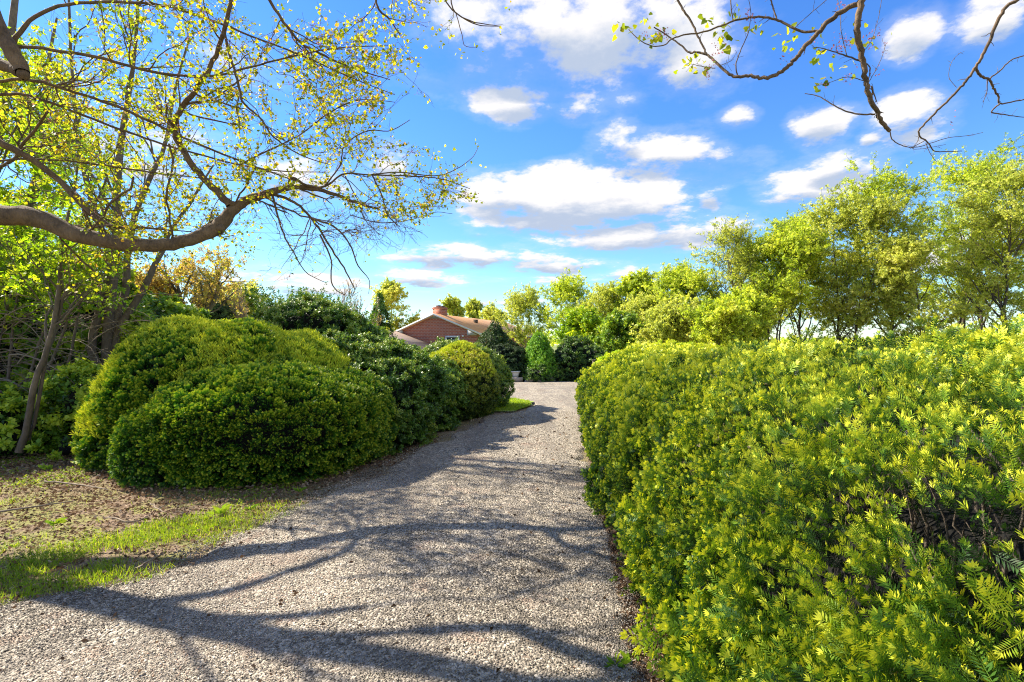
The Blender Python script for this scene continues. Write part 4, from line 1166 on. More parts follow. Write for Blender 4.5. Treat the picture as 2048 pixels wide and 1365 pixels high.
L_LIMBS = [
    [(-360, 470, 4.9, 30), (-180, 425, 5.0, 26), (0, 432, 5.2, 20), (70, 436, 5.25, 18.5), (150, 468, 5.3, 16), (250, 488, 5.4, 13.5), (330, 490, 5.5, 12.5), (400, 472, 5.6, 12.5), (438, 452, 5.7, 14.5), (462, 425, 5.75, 11), (492, 402, 5.8, 9), (550, 383, 5.9, 7), (590, 375, 6.0, 5.5), (640, 380, 6.1, 4), (700, 400, 6.2, 3), (760, 420, 6.3, 1.6)],
    [(460, 412, 5.72, 9), (430, 380, 5.7, 8), (400, 350, 5.7, 7.5), (372, 310, 5.6, 7), (352, 275, 5.6, 6.5), (350, 240, 5.5, 6), (372, 205, 5.5, 6), (405, 160, 5.4, 5.5), (432, 110, 5.4, 5), (448, 60, 5.3, 5), (462, -5, 5.2, 4.5), (475, -120, 5.0, 3)],
    [(-120, 230, 5.3, 9), (0, 285, 5.4, 8), (60, 318, 5.5, 7), (130, 372, 5.6, 6.5), (165, 412, 5.6, 6), (215, 448, 5.6, 5), (270, 460, 5.6, 2)],
    [(-100, 175, 4.8, 5), (0, 163, 5.0, 5), (60, 160, 5.0, 5), (150, 185, 5.1, 4.5), (230, 212, 5.2, 4.5), (300, 243, 5.3, 4), (400, 290, 5.5, 3.5), (500, 330, 5.7, 3), (600, 365, 5.9, 2), (680, 395, 6.0, 1.2)],
    [(-80, 205, 5.2, 5), (0, 190, 5.3, 5), (60, 192, 5.3, 4.5), (150, 224, 5.4, 4), (260, 266, 5.6, 3.5), (350, 296, 5.7, 3), (480, 330, 5.9, 2.5), (560, 342, 6.0, 2), (650, 345, 6.1, 1.2)],
    [(30, 92, 4.7, 6), (90, 98, 4.7, 5), (180, 112, 4.8, 5), (280, 138, 4.9, 4.5), (360, 152, 5.0, 4), (430, 152, 5.1, 3.5), (500, 135, 5.2, 3), (580, 114, 5.3, 2.5), (680, 96, 5.4, 2), (780, 92, 5.5, 1)],
    [(28, 85, 4.7, 8), (62, 38, 4.7, 6), (130, 10, 4.8, 5), (230, 4, 4.9, 4.5), (330, 12, 5.0, 4), (420, 40, 5.2, 3.5), (500, 72, 5.3, 3), (600, 110, 5.5, 2.5), (700, 155, 5.7, 1.8), (790, 190, 5.8, 1)],
    [(-160, 345, 5.4, 4), (0, 322, 5.5, 3.5), (100, 320, 5.6, 3), (200, 330, 5.7, 3), (300, 345, 5.8, 2.5), (400, 356, 6.0, 2), (500, 364, 6.1, 1)],
    [(-60, -60, 4.6, 17), (0, 60, 4.6, 14), (28, 110, 4.6, 14), (44, 146, 4.6, 13)],
    [(-120, 90, 4.7, 12), (0, 128, 4.65, 11), (40, 146, 4.6, 10)],
    [(490, -90, 4.9, 5), (535, -5, 5.1, 5), (575, 55, 5.2, 4.5), (605, 88, 5.3, 4), (650, 112, 5.4, 3.5), (700, 135, 5.5, 2.5), (780, 160, 5.7, 1.2)],
    [(448, 62, 5.3, 4.5), (462, 120, 5.3, 4), (478, 170, 5.3, 4), (486, 205, 5.3, 3.5), (522, 238, 5.4, 3), (548, 275, 5.5, 2.5), (600, 310, 5.6, 2), (660, 330, 5.8, 1)],
    [(578, 378, 6.0, 5), (582, 356, 6.0, 5), (612, 370, 6.0, 4), (648, 374, 6.1, 3.5), (688, 348, 6.2, 2.8), (740, 350, 6.3, 2.4), (830, 353, 6.5, 2.2), (890, 360, 6.6, 1.6), (940, 378, 6.7, 1)],
    [(740, 350, 6.3, 2), (800, 345, 6.4, 2), (870, 352, 6.5, 1.8), (910, 340, 6.6, 1.4), (945, 315, 6.7, 1), (958, 290, 6.7, .8)],
    [(650, 372, 6.1, 2.5), (680, 330, 6.1, 2.2), (690, 290, 6.1, 2), (735, 262, 6.2, 2), (780, 262, 6.3, 1.5), (820, 240, 6.4, 1)],
    [(850, -140, 5.2, 5), (800, -90, 5.4, 4.5), (760, -50, 5.6, 4), (752, -5, 5.7, 4), (758, 20, 5.7, 3.5), (776, 36, 5.8, 3), (800, 70, 5.9, 1.5)],
    [(900, -60, 5.8, 2.5), (905, 15, 5.8, 2.2), (935, 40, 5.9, 2), (980, 50, 6.0, 1.2), (1005, 50, 6.0, .8)],
    [(885, -10, 5.9, 2.4), (900, 15, 5.9, 2.2), (920, 32, 6.0, 2), (955, 50, 6.0, 1.6), (1002, 53, 6.1, 1)], [(912, 28, 6.0, 1.6), (924, 70, 6.0, 1.4), (930, 92, 6.0, 1), (955, 95, 6.0, .8)],
    [(545, 388, 5.9, 5), (585, 402, 6.0, 4.5), (612, 425, 6.1, 4), (640, 460, 6.2, 3.5), (664, 500, 6.3, 3), (690, 540, 6.3, 2.5), (710, 580, 6.4, 1.4)],
    [(545, 392, 5.9, 4), (555, 430, 5.9, 3.2), (568, 470, 6.0, 2.6), (590, 510, 6.0, 2), (612, 545, 6.1, 1.4), (650, 565, 6.1, .9)],
    [(625, 438, 6.1, 3.4), (670, 455, 6.2, 3), (700, 490, 6.3, 2.4), (715, 530, 6.3, 2), (738, 560, 6.4, 1.2), (737, 588, 6.4, .8)],
    [(640, 470, 6.2, 3), (662, 520, 6.2, 2.4), (662, 560, 6.2, 2), (672, 580, 6.2, 1.8), (690, 590, 6.2, 1.2)],
    [(745, 352, 6.3, 2.5), (765, 395, 6.4, 2.2), (775, 430, 6.4, 1.8), (800, 455, 6.5, 1.4)],
    [(690, 352, 6.2, 2), (715, 400, 6.3, 1.8), (730, 440, 6.3, 1.4), (760, 470, 6.4, 1)],
    [(700, 430, 6.3, 1.6), (760, 446, 6.4, 1.6), (820, 440, 6.5, 1.3), (870, 425, 6.6, 1), (905, 428, 6.6, .7)],
    [(-200, 380, 6.2, 6), (0, 335, 6.0, 5), (45, 290, 5.9, 5), (88, 235, 5.8, 4), (112, 200, 5.8, 1.5)],
    [(10, 450, 6.0, 3), (200, 452, 6.1, 2.5), (330, 460, 6.2, 2), (450, 470, 6.3, 1.2)],
    [(480, 330, 5.7, 3), (540, 300, 5.8, 2.6), (600, 270, 5.9, 2.2), (660, 225, 6.0, 1.8), (720, 200, 6.1, 1.4), (790, 205, 6.2, 1)],
]
def heart_leaves(mb, Q, T, s_, tmean=.55, tsd=.2, mat=0):
    n = len(Q)
    ax = rng.normal(size=(n, 3)) * .8 + np.array([0, 0, -.5])
    Sz = s_ * rng.uniform(.55, 1.25, n)
    Pp = Q + nrm(ax) * .015
    t = np.clip(rng.normal(tmean, tsd, n), 0, .99)
    mb.inst(HEART[0], HEART[1], Pp, frame(ax), Sz, t, 0, mat)

def proj(P):
    return 1024 + P[..., 0] / np.maximum(P[..., 1], .05) * FPX, HV - (P[..., 2] - EYE) / np.maximum(P[..., 1], .05) * FPX

RS = 1.08
redbud = thing('redbud_tree', 'old redbud reaching in from the left with a thick sagging limb and small yellow leaves', 'tree', (-7.2, 4.9, 0))
wood = MB(); lv = MB(); fl = MB()
Ls = []; 
for pts in L_LIMBS:
    if pts[0][3] < 9.5: pts = [(a, b, c, d * (.62 if pts[0][3] < 8.5 else .85)) for a, b, c, d in pts]
    C, r = limb(pts, k=RS); wood.tubes(C[None], r[None], 12 if r.max() > .03 else 7)
    if not (len(pts) < 5 and pts[0][3] > 11): Ls.append(resample(C, r))
# knots on the thick limb
for (u, v, Yk, s_) in ((440, 455, 5.65, .045), (465, 408, 5.72, .04), (46, 148, 4.6, .05), (545, 388, 5.85, .022)):
    G_, N_ = ellip_grid(px(u, v, Yk * RS), (s_ * 1.2, s_, s_), 2.0, 12, 8, zmin=-.99, seed=int(u), amp=s_ * .2, sc=20); grid_mesh(wood, G_, 0)
# trunk, outside the view to the left
tp_ = catmull([(-7.2, 4.9, -.1), (-7.15, 4.9, .8), (-7.0, 4.85, 1.8), (-6.9, 4.8, 2.9), (-6.3, 4.7, 4.2), (-5.6, 4.6, 5.3), (-5.0, 4.6, 6.6)], 24) * [RS, RS, 1]
wood.tubes(tp_[None], np.linspace(.26, .07, 24)[None], 12)
for a_, b_ in (((-6.9, 4.82, 2.6), px(-360, 470, 4.9)), ((-6.4, 4.72, 4.0), px(-120, 230, 5.3)), ((-6.3, 4.7, 4.2), px(-100, 175, 4.8)), ((-5.6, 4.6, 5.3), px(-60, -60, 4.6)), ((-6.1, 4.7, 4.6), px(-120, 90, 4.7)), ((-6.7, 4.8, 3.4), px(-160, 345, 5.4))):
    a_ = np.array(a_, float) * [RS, RS, 1]; b_ = (b_ - [0, 0, EYE]) * RS + [0, 0, EYE]; mid = (a_ + b_) / 2 + [0, 0, .1]
    C = catmull([a_, mid, b_], 10); wood.tubes(C[None], (np.linspace(.15, .11, 10) if b_[2] > 0 and b_[0] < -6.3 and b_[2] < 3.1 else np.linspace(.06, .03, 10))[None], 8)
# limbs that leave the view over the top of the picture and back over the camera
UP = []
for pts in ([(-5.6, 4.6, 5.3), (-4.6, 3.6, 5.9), (-3.4, 2.8, 6.3), (-2.2, 2.4, 6.2), (-1.2, 2.5, 5.9)], [(-6.3, 4.7, 4.2), (-5.0, 4.0, 5.4), (-3.6, 3.4, 6.0), (-2.0, 3.2, 6.8), (-.6, 3.4, 6.9)], [(-6.0, 4.6, 4.8), (-5.2, 2.6, 5.6), (-4.2, 1.4, 6.0), (-2.8, .8, 6.0)], [(-5.6, 4.6, 5.3), (-4.4, 4.4, 6.0), (-3.0, 4.2, 6.4), (-1.6, 4.2, 6.3), (-.6, 4.4, 6.0)], [(-6.3, 4.7, 4.2), (-5.3, 3.4, 5.0), (-3.8, 2.4, 5.5), (-2.4, 1.8, 5.6)], [(-5.0, 4.6, 6.6), (-3.6, 5.2, 7.3), (-2.3, 5.6, 7.4), (-1.2, 5.6, 7.0)],
            [(-6.9, 4.8, 3.2), (-5.8, 3.2, 3.9), (-4.8, 2.2, 4.3), (-3.6, 1.5, 4.5)], [(-5.2, 4.6, 6.2), (-5.2, 5.8, 6.9), (-4.8, 6.9, 7.2), (-4.2, 7.8, 7.2)]):
    C = catmull(pts, 16) * [RS, RS, 1]; r = np.linspace(.022, .006, 16); wood.tubes(C[None], r[None], 8); UP.append(resample(C, r)); Ls.append(resample(C, r))
P0 = np.stack([l[0] for l in Ls]); R0 = np.stack([l[1] for l in Ls])
# keep the big limb itself a little barer
P1, R1 = grow(P0, R0, 11, (.22, 1), (25, 70), (.5, 1.25), 9, .5, .10, .22, 0, .35)
P2, R2 = grow(P1, R1, 5, (.15, 1), (25, 60), (.25, .65), 7, .55, .02, .22, 0, .3)
P3, R3 = grow(P2, R2, 4, (.2, 1), (25, 60), (.10, .30), 4, .6, 0, .2, 0, .3)
def allowed(P):
    jj = rng.normal(size=len(P)) * 38
    u, v = proj(P[:, -1]); 
    lim = np.interp(v, [-300, 0, 100, 200, 260, 300, 350, 400, 440, 500, 560, 600], [900, 880, 850, 840, 790, 900, 960, 940, 880, 790, 600, 330])
    return ((u + jj < lim) | (P[:, -1, 1] < 1.5)) & (v < 615)
a1 = allowed(P1); a2 = allowed(P2) & np.repeat(a1, 5); a3 = allowed(P3) & np.repeat(a2, 4)
wood.tubes(P1[a1], np.clip(R1[a1], .0022, .011), 5); wood.tubes(P2[a2], np.clip(R2[a2], .0017, .005), 4); wood.tubes(P3[a3], np.full_like(R3[a3], .0013), 3)
def bare_zone(Q):
    u, v = proj(Q)
    return (v > 400 + np.maximum(0, (u - 640)) * .25) & (u > 520) & (Q[:, 1] > 4.5)
for Pt, kk, j in ((P3[a3], 3, .005), (P2[a2], 5, .006), (P1[a1], 3, .006)):
    Q, T = on_twigs(Pt, kk, j, .2)
    k = ~bare_zone(Q) | (rng.random(len(Q)) < .05); Q, T = Q[k], T[k]
    heart_leaves(lv, Q, T, .033, .48, .25)
def blossoms(mb, Q, n, s_=.012):
    Q = np.repeat(Q, n, 0) + rng.normal(size=(len(Q) * n, 3)) * .018
    ax = rng.normal(size=Q.shape)
    mb.inst(quadleaf(.5)[0], quadleaf(.5)[1], Q, frame(ax), s_ * rng.uniform(.7, 1.5, len(Q)), np.clip(rng.normal(.5, .25, len(Q)), 0, 1))
Q, T = on_twigs(np.concatenate([P2[a2]]), 1, .01, .1); Q = Q[rng.random(len(Q)) < .9]; k = ~bare_zone(Q) | (rng.random(len(Q)) < .3); blossoms(fl, Q[k], 9, .017)
for (u, v, n) in ((882, 91, 5), (922, 104, 3), (952, 95, 3), (1002, 59, 5), (1013, 18, 3), (947, 54, 2), (904, 73, 3), (879, 54, 4), (885, 5, 4), (925, 112, 4), (850, 62, 3), (862, 85, 3), (958, 288, 4), (935, 318, 3), (962, 330, 3), (880, 318, 4), (868, 305, 3), (905, 300, 2), (900, 385, 3), (878, 402, 4), (850, 425, 4)):
    Q = px(u, v, 6.6) + rng.normal(size=(n, 3)) * .035; heart_leaves(lv, Q, Q, .042, .5, .2)
wood.build('trunk', M['bark'], redbud, smooth=True)
lv.build('leaves', M['redbud'], redbud)
fl.build('blossom', M['blossom'], redbud)
print('redbud leaves', sum(len(f[0]) for f in lv.F))

# ------------------------------------------------------------------ redbud hanging in from the upper right
def Z(x, y): return 1150 + .4385 * x, .4385 * y
def zl(pts, Y0, Y1, r0, r1):
    n = len(pts); out = []
    for i, (x, y) in enumerate(pts):
        u, v = Z(x, y); f = i / (n - 1); out.append((u, v, Y0 + (Y1 - Y0) * f, (r0 + (r1 - r0) * f) * .4385))
    return out
R_LIMBS = [
    zl([(1330, -160), (1322, -60), (1310, 0), (1220, 50), (1150, 105), (1100, 160), (1050, 210), (1010, 265), (960, 315), (900, 348), (850, 357), (800, 347), (740, 352), (690, 328), (640, 285), (600, 250), (550, 238), (520, 240), (480, 205), (430, 170), (360, 125)], 3.6, 4.4, 13, 2.5),
    zl([(1330, -160), (1315, -20), (1290, 80), (1290, 180), (1310, 260), (1325, 350), (1342, 440), (1370, 500), (1400, 560), (1435, 598)], 3.6, 3.9, 15, 8),
    zl([(1435, 598), (1450, 640), (1500, 668), (1560, 672), (1620, 655), (1700, 630), (1790, 620), (1860, 605)], 3.9, 4.2, 2.4, 1),
    zl([(2300, -180), (2150, -80), (2030, -5), (1965, 35), (1925, 100), (1890, 190), (1850, 270), (1825, 310), (1790, 362), (1750, 410), (1690, 470), (1640, 520), (1590, 570), (1568, 600), (1578, 628), (1612, 652), (1640, 690), (1700, 692), (1765, 690)], 4.0, 4.6, 9, 1.6),
    zl([(1826, 305), (1850, 345), (1888, 365), (1905, 400), (1930, 440), (1938, 474), (2000, 464), (2060, 452), (2150, 430)], 4.3, 4.5, 6, 2),
    zl([(1888, 363), (1940, 322), (1985, 278), (2048, 255), (2120, 235)], 4.35, 4.5, 3.4, 2),
    zl([(1936, 474), (1900, 512), (1950, 522), (2000, 530), (2060, 536)], 4.4, 4.5, 3.5, 1.5),
    zl([(1370, 522), (1290, 522), (1230, 505), (1170, 475), (1110, 440), (1048, 428)], 3.85, 4.1, 4, 1.6),
    zl([(1105, 140), (1050, 147), (990, 125), (930, 95), (850, 78), (780, 85), (720, 97), (650, 125), (570, 150), (500, 160), (440, 180), (410, 205), (350, 210), (290, 180), (245, 135)], 3.85, 4.4, 6, 1.8),
    zl([(920, 92), (905, 40), (885, -30)], 4.0, 4.0, 3.5, 3), zl([(722, 97), (712, 40), (708, -40)], 4.1, 4.1, 2.6, 2.4),
    zl([(600, 250), (580, 205), (555, 155), (530, 100), (490, 40), (455, -30)], 4.3, 4.4, 4, 5),
    zl([(1000, 130), (1060, 75), (1160, -10)], 3.9, 3.9, 1.5, 1.5),
    zl([(740, 345), (735, 290), (760, 220), (790, 150), (802, 60), (790, -10)], 4.1, 4.1, 3, 1.2),
    zl([(1312, 282), (1250, 260), (1190, 240), (1130, 222), (1080, 215)], 3.75, 3.9, 4, 1.2), zl([(1242, 262), (1215, 150), (1210, 50), (1190, -20)], 3.8, 3.9, 2, 1),
    zl([(1330, 290), (1346, 312), (1342, 350), (1330, 372)], 3.75, 3.75, 2.5, 2), zl([(1340, 375), (1372, 320), (1400, 260), (1418, 200)], 3.8, 3.9, 1.6, .8),
    zl([(1318, 370), (1240, 352), (1160, 378), (1090, 395)], 3.8, 3.9, 1.8, .8), zl([(1310, 240), (1350, 190), (1380, 100), (1400, -10)], 3.75, 3.9, 1.6, .8),
    zl([(1350, 440), (1358, 420), (1352, 395), (1376, 465)], 3.8, 3.8, 5, 2),
    zl([(1740, 400), (1705, 350), (1720, 280), (1760, 240)], 4.45, 4.5, 1.2, .6), zl([(1880, 365), (1878, 420), (1860, 468)], 4.4, 4.4, 2.4, 1),
    zl([(1600, 652), (1620, 700), (1650, 740)], 4.6, 4.6, 1.8, .8), zl([(1600, 640), (1540, 675), (1580, 680), (1690, 660)], 4.6, 4.6, 1.8, .8), zl([(1570, 620), (1560, 650), (1530, 680)], 4.6, 4.6, 1.6, 1),
    zl([(640, 312), (600, 308), (560, 300), (520, 290)], 4.3, 4.3, 2, 1), zl([(660, 300), (700, 285), (722, 272)], 4.3, 4.3, 1.5, .8),
]
rb2 = thing('redbud_tree', 'nearly bare redbud whose dark hooked twigs hang in from the upper right', 'tree', (3.4, -2.6, 0))
wood = MB(); lv = MB(); fl = MB(); Ls2 = []
for pts in R_LIMBS:
    C, r = limb(pts, n=len(pts) * 5, wob=.006); wood.tubes(C[None], np.maximum(r, .0018)[None], 7); Ls2.append(resample(C, r, 12))
tr_ = catmull([(3.4, -2.6, -.1), (3.35, -2.55, 1.2), (3.2, -2.2, 2.6), (3.0, -1.4, 4.0), (2.8, -.4, 5.2), (2.7, .8, 5.9), (2.72, 2.0, 5.6)], 26)
wood.tubes(tr_[None], np.linspace(.2, .07, 26)[None], 10)
for b_ in (px(*Z(1330, -160), 3.6), px(*Z(2300, -180), 4.0), px(*Z(885, -30), 4.0), px(*Z(455, -30), 4.4)):
    C = catmull([tr_[-3], (tr_[-1] + b_) / 2 + [0, 0, .35], b_], 10); wood.tubes(C[None], np.linspace(.06, .022, 10)[None], 7)
P0 = np.stack([l[0] for l in Ls2]); R0 = np.stack([l[1] for l in Ls2])
P1, R1 = grow(P0, R0, 7, (.15, 1), (35, 80), (.015, .09), 4, .4, 0, .2, 0, .2)     # spurs
wood.tubes(P1, np.clip(R1, .0012, .003), 4)
for (x, y, n, s_) in ((215, 130, 9, .045), (330, 88, 6, .035), (385, 150, 8, .04), (325, 180, 7, .035), (400, 160, 5, .03), (520, 280, 9, .04), (500, 285, 4, .03), (590, 300, 8, .035), (690, 200, 10, .045), (610, 95, 8, .04), (745, 35, 7, .035), (805, 148, 6, .04), (830, 130, 3, .04), (965, 160, 7, .04), (965, 198, 7, .035), (950, 130, 1, .04), (1012, 200, 2, .03), (1110, 245, 8, .04), (1130, 215, 6, .035), (1150, 258, 3, .035), (1230, 290, 3, .045), (1138, 352, 3, .035), (1090, 398, 4, .035), (1107, 385, 2, .03), (1345, 180, 6, .035), (1315, 118, 3, .035), (1370, 160, 3, .03), (1115, 100, 4, .03), (680, 130, 6, .035), (1240, 330, 4, .03), (575, 262, 4, .03)):
    u, v = Z(x, y); Yc = 4.1; n = int(n * 1.0)
    Q = px(u, v, Yc) + rng.normal(size=(n, 3)) * .034
    heart_leaves(lv, Q, Q, s_ * 1.15, .42, .2)
for (x, y, n) in ((330, 180, 14), (400, 160, 16), (600, 325, 26), (790, 50, 18), (635, 255, 14), (1235, 195, 20), (1190, 235, 26), (1240, 350, 14), (975, 285, 10), (1350, 160, 20), (1385, 330, 8), (1420, 215, 5), (1150, 375, 8), (800, 100, 6), (655, 190, 10), (1210, 20, 10), (1085, 180, 8), (1300, 300, 6), (1180, 200, 8), (1335, 225, 6), (1710, 560, 3)):
    u, v = Z(x, y); blossoms(fl, px(u, v, 4.05)[None] + rng.normal(size=(3, 3)) * .02, max(2, n // 2), .016)
wood.build('trunk', M['bark'], rb2, smooth=True); lv.build('leaves', M['redbud'], rb2); fl.build('blossom', M['blossom'], rb2)

# ------------------------------------------------------------------ left background: green trees, sapling, thicket
def shaped_tree(name, lab, trunks, seed, matl, barkm, nprim, plen, leaf, nleaf, tint=(.6, .18), first=.3, limit=None, spray=SPRW, up=.3, group=None, r2=(.25, .5), r3=(.12, .28)):
    """tree from hand-placed stems; every stem is a list of (x, y, z, r)"""
    global rng
    k_ = rng; rng = np.random.default_rng(seed)
    b = trunks[0][0]; th = thing(name, lab, 'tree', (b[0], b[1], 0), group)
    wood = MB(); lv = MB(); A = []
    for st_ in trunks:
        st_ = np.array(st_, float); C = catmull(st_[:, :3], 18); r = np.interp(np.linspace(0, len(st_) - 1, 18), np.arange(len(st_)), st_[:, 3])
        C[1:] += np.cumsum(rng.normal(size=(17, 3)), 0) * .012
        wood.tubes(C[None], r[None], 9); A.append((C, r))
    P0 = np.stack([a[0] for a in A]); R0 = np.stack([a[1] for a in A])
    P1, R1 = grow(P0, R0, nprim, (first, 1), (30, 65), plen, 9, .55, up, .16, 0, .45)
    P2, R2 = grow(P1, R1, 6, (.2, 1), (28, 62), (plen[1] * r2[0], plen[1] * r2[1]), 6, .55, .08, .2, .2, .3)
    P3, R3 = grow(P2, R2, 4, (.2, 1), (28, 62), (plen[1] * r3[0], plen[1] * r3[1]), 4, .6, 0, .2, .2, .3)
    if limit is not None:
        f = [limit(p[:, -1]) for p in (P1, P2, P3)]; P1, R1, P2, R2, P3, R3 = P1[f[0]], R1[f[0]], P2[f[1]], R2[f[1]], P3[f[2]], R3[f[2]]
    wood.tubes(P1, np.clip(R1, .003, .020), 6); wood.tubes(P2, np.clip(R2, .003, .008), 4); wood.tubes(P3, np.full_like(R3, .0022), 3)
    Q, T = on_twigs(P3, nleaf, leaf * .6, .1); Q2, T2 = on_twigs(P2, nleaf, leaf * .7, .4); Q = np.concatenate([Q, Q2]); T = np.concatenate([T, T2])
    ax = T * .5 + rng.normal(size=Q.shape) * .6 + [0, 0, .1]
    scatter(lv, spray, Q, ax, leaf * rng.uniform(.7, 1.3, len(Q)), np.clip(rng.normal(tint[0], tint[1], len(Q)) + .08 * Wave(seed, 2.)(Q), 0, .99))
    wood.build('trunk', M[barkm], th, smooth=True); lv.build('crown', M[matl], th)
    rng = k_
    return th

def stem(pts, Y, rs):
    return [(*px(u, v, Y + dy), r / FPX * Y) for (u, v, dy), r in zip(pts, rs)]
def lim_left(P):
    u, v = proj(P); return (u < np.interp(v, [0, 150, 300, 500, 600], [390, 380, 360, 320, 330])) & (P[:, 1] < 10.9) & ((P[:, 2] > 5.2) | (rng.random(len(P)) < .10)) & (P[:, 2] > 2.4)
shaped_tree('multi_stem_tree', 'green leaved tree with a cluster of upright grey stems behind the round yew', [
    stem([(212, 760, 0), (214, 680, 0), (226, 560, 0), (235, 470, 0), (232, 380, 0), (245, 280, .2), (262, 160, .3), (275, 20, .4), (280, -140, .5)], 9.6, [11, 9, 8, 7.5, 7, 6, 4, 3, 2]),
    stem([(220, 740, .1), (228, 660, .1), (255, 580, .1), (262, 500, .1), (285, 400, .2), (330, 300, .3), (350, 200, .5), (380, 80, .6)], 9.6, [8, 7.5, 7, 6, 5, 4, 3, 2]),
    stem([(205, 750, -.1), (185, 690, -.1), (205, 600, 0), (215, 520, 0), (180, 400, .1), (160, 300, .2), (150, 150, .3), (140, -60, .3)], 9.6, [8, 7.5, 7, 6, 5, 4, 3, 2]),
    stem([(225, 740, .1), (240, 660, .1), (300, 560, .2), (340, 470, .4), (390, 400, .6), (430, 330, .8)], 9.6, [8, 7, 6, 4, 3, 1.5])],
    71, 'fresh', 'bark2', 13, (.8, 1.8), .080, 1, (.66, .2), .34, lim_left)
shaped_tree('background_tree', 'tall yellow green tree filling the far left corner behind the thicket', [
    stem([(-60, 780, 0), (-50, 560, 0), (-30, 380, 0), (10, 200, .2), (30, 20, .3), (40, -140, .4)], 11.5, [18, 15, 12, 9, 6, 3]),
    stem([(60, 760, 0), (70, 600, 0), (60, 460, 0), (90, 320, .2), (100, 180, .3), (120, 40, .4)], 11.8, [12, 10, 8, 6, 4, 2])],
    72, 'fresh', 'bark2', 22, (1.2, 2.5), .10, 4, (.70, .2), .12, lambda P: (proj(P)[0] < 330) & (P[:, 2] < 8.6))
shaped_tree('leaning_sapling', 'pale trunked sapling leaning right at the edge of the left thicket', [
    stem([(38, 905, 0), (52, 860, 0), (70, 760, 0), (90, 700, 0), (112, 630, 0), (118, 560, 0), (122, 480, 0), (140, 380, 0), (150, 300, 0)], 7.6, [7.5, 6, 5.5, 5, 4.5, 4, 3.2, 2.4, 1.6]),
    stem([(58, 880, .1), (72, 830, .1), (95, 720, .1), (118, 650, .1), (140, 570, .1), (165, 500, .2), (178, 420, .2)], 7.6, [3.5, 3.5, 3.2, 2.8, 2.4, 2, 1.2])],
    73, 'fresh', 'bark2', 9, (.6, 1.5), .068, 2, (.60, .18), .40, lambda P: proj(P)[0] < 260)
shaped_tree('arching_shrub', 'tall leafy shrub with many thin arching stems and yellow green leaves at the left edge', [
    stem([(-60 + 34 * i, 800, 0), (-50 + 40 * i + j, 680, 0), (-40 + 44 * i + 2 * j, 580, -.1), (-30 + 50 * i + 4 * j, 500 - abs(j), -.2)], 9.0, [2.8, 2.4, 1.8, .9]) for i, j in enumerate((-10, 8, -6, 12, 4, -12))],
    78, 'fresh', 'bark2', 12, (.4, 1.1), .075, 3, (.62, .2), .35, lambda P: (proj(P)[0] < 200) & (rng.random(len(P)) < .5))
shaped_tree('bronze_maple', 'small tree with bronze pink young leaves behind the round yew', [
    stem([(380, 720, 0), (378, 660, 0), (360, 610, 0), (350, 570, 0)], 14, [9, 8, 5, 2]), stem([(385, 720, 0), (395, 650, 0), (420, 610, 0), (440, 570, 0)], 14, [8, 7, 5, 2]), stem([(375, 720, 0), (330, 650, 0), (300, 610, 0)], 14, [8, 6, 2])],
    74, 'maple', 'bark2', 10, (.6, 1.5), .075, 3, (.5, .22), .4)
cone_tree('dark_pine', 'dark pine showing between the redbud twigs above the round yew', 420, 545, 20, 1.1, 'conifer', 75, n=1500, leaf=.22, ragged=.4, zlow=2.0, tint=(.75, .2))
make_tree('deciduous_tree', 'thin hazy green tree left of the leafless tree behind the shrubs', 'tree', at(470, 30), hz(600, 30) * .95, 2.4, 76, 'tree2', leaf=.15, nleaf=4)
make_tree('deciduous_tree', 'yellow leaved young tree low behind the round yew at the far left', 'tree', at(285, 15), hz(600, 15) * .95, 1.6, 77, 'fresh', leaf=.12, nleaf=4, tint=(.75, .15))

# dark thicket of shrubs at the left edge
bush('thicket_shrub', 'dense dark overgrown shrub mass at the far left edge', 'bush', [((-11.2, 11.2, 1.6), (2.6, 1.6, 2.2)), ((-8.9, 11.6, 1.1), (1.8, 1.4, 1.5)), ((-13, 10, 2.5), (2.2, 1.8, 2.6)), ((-7.3, 11.5, .8), (1.3, 1.2, 1.2))], 'under', SPRW, K(260, 240, 6, 14), K(.13, .13, 6, 14),
     tint=(.42, .2), top=.2, depth=.22, seed=81, amp=.25, coremat='thicketcore', jit=.8, shrink=.82)
bush('leafy_undergrowth_shrub', 'low leafy green shrub behind the sapling foot', 'bush', [((-7.1, 8.9, .5), (1.0, .9, .75)), ((-6.6, 8.2, .2), (.6, .7, .42))], 'under', SPRW, K(420, 400, 6, 14), K(.085, .09, 6, 14), tint=(.55, .2), top=.2, depth=.15, seed=83, amp=.14, jit=.8, shrink=.7)
bush('leafy_undergrowth_shrub', 'low leafy green shrub at the left edge beside the sapling', 'bush', [((-8.3, 8.2, .4), (.9, .8, .7))], 'under', SPRW, K(420, 400, 6, 14), K(.085, .09, 6, 14), tint=(.5, .2), top=.2, depth=.15, seed=85, amp=.14, jit=.8, shrink=.7)
# dead arching brush
br = thing('dead_brush', 'tangle of bare pale dead stems arching out of the left thicket', 'brush', (-9, 9.4, 0))
n = 230
A = np.stack([rng.uniform(-11, -7.6, n), rng.uniform(8.6, 10.3, n), rng.uniform(0, 2.2, n)], -1)
ang = rng.uniform(-.9, .9, n); L_ = rng.uniform(.8, 2.4, n); t = np.linspace(0, 1, 9)[None, :]
Pw = np.stack([A[:, :1] + (np.cos(ang) * L_)[:, None] * t * np.sign(rng.random((n, 1)) - .25), A[:, 1:2] - (.35 * L_)[:, None] * t * rng.uniform(-.2, 1, (n, 1)), A[:, 2:] + rng.uniform(.1, .9, (n, 1)) * t * L_[:, None] - .55 * L_[:, None] * t ** 2 * rng.uniform(.5, 1.5, (n, 1))], -1)
Pw += np.cumsum(rng.normal(size=Pw.shape), 1) * .012; Pw[..., 2] = np.maximum(Pw[..., 2], .03)
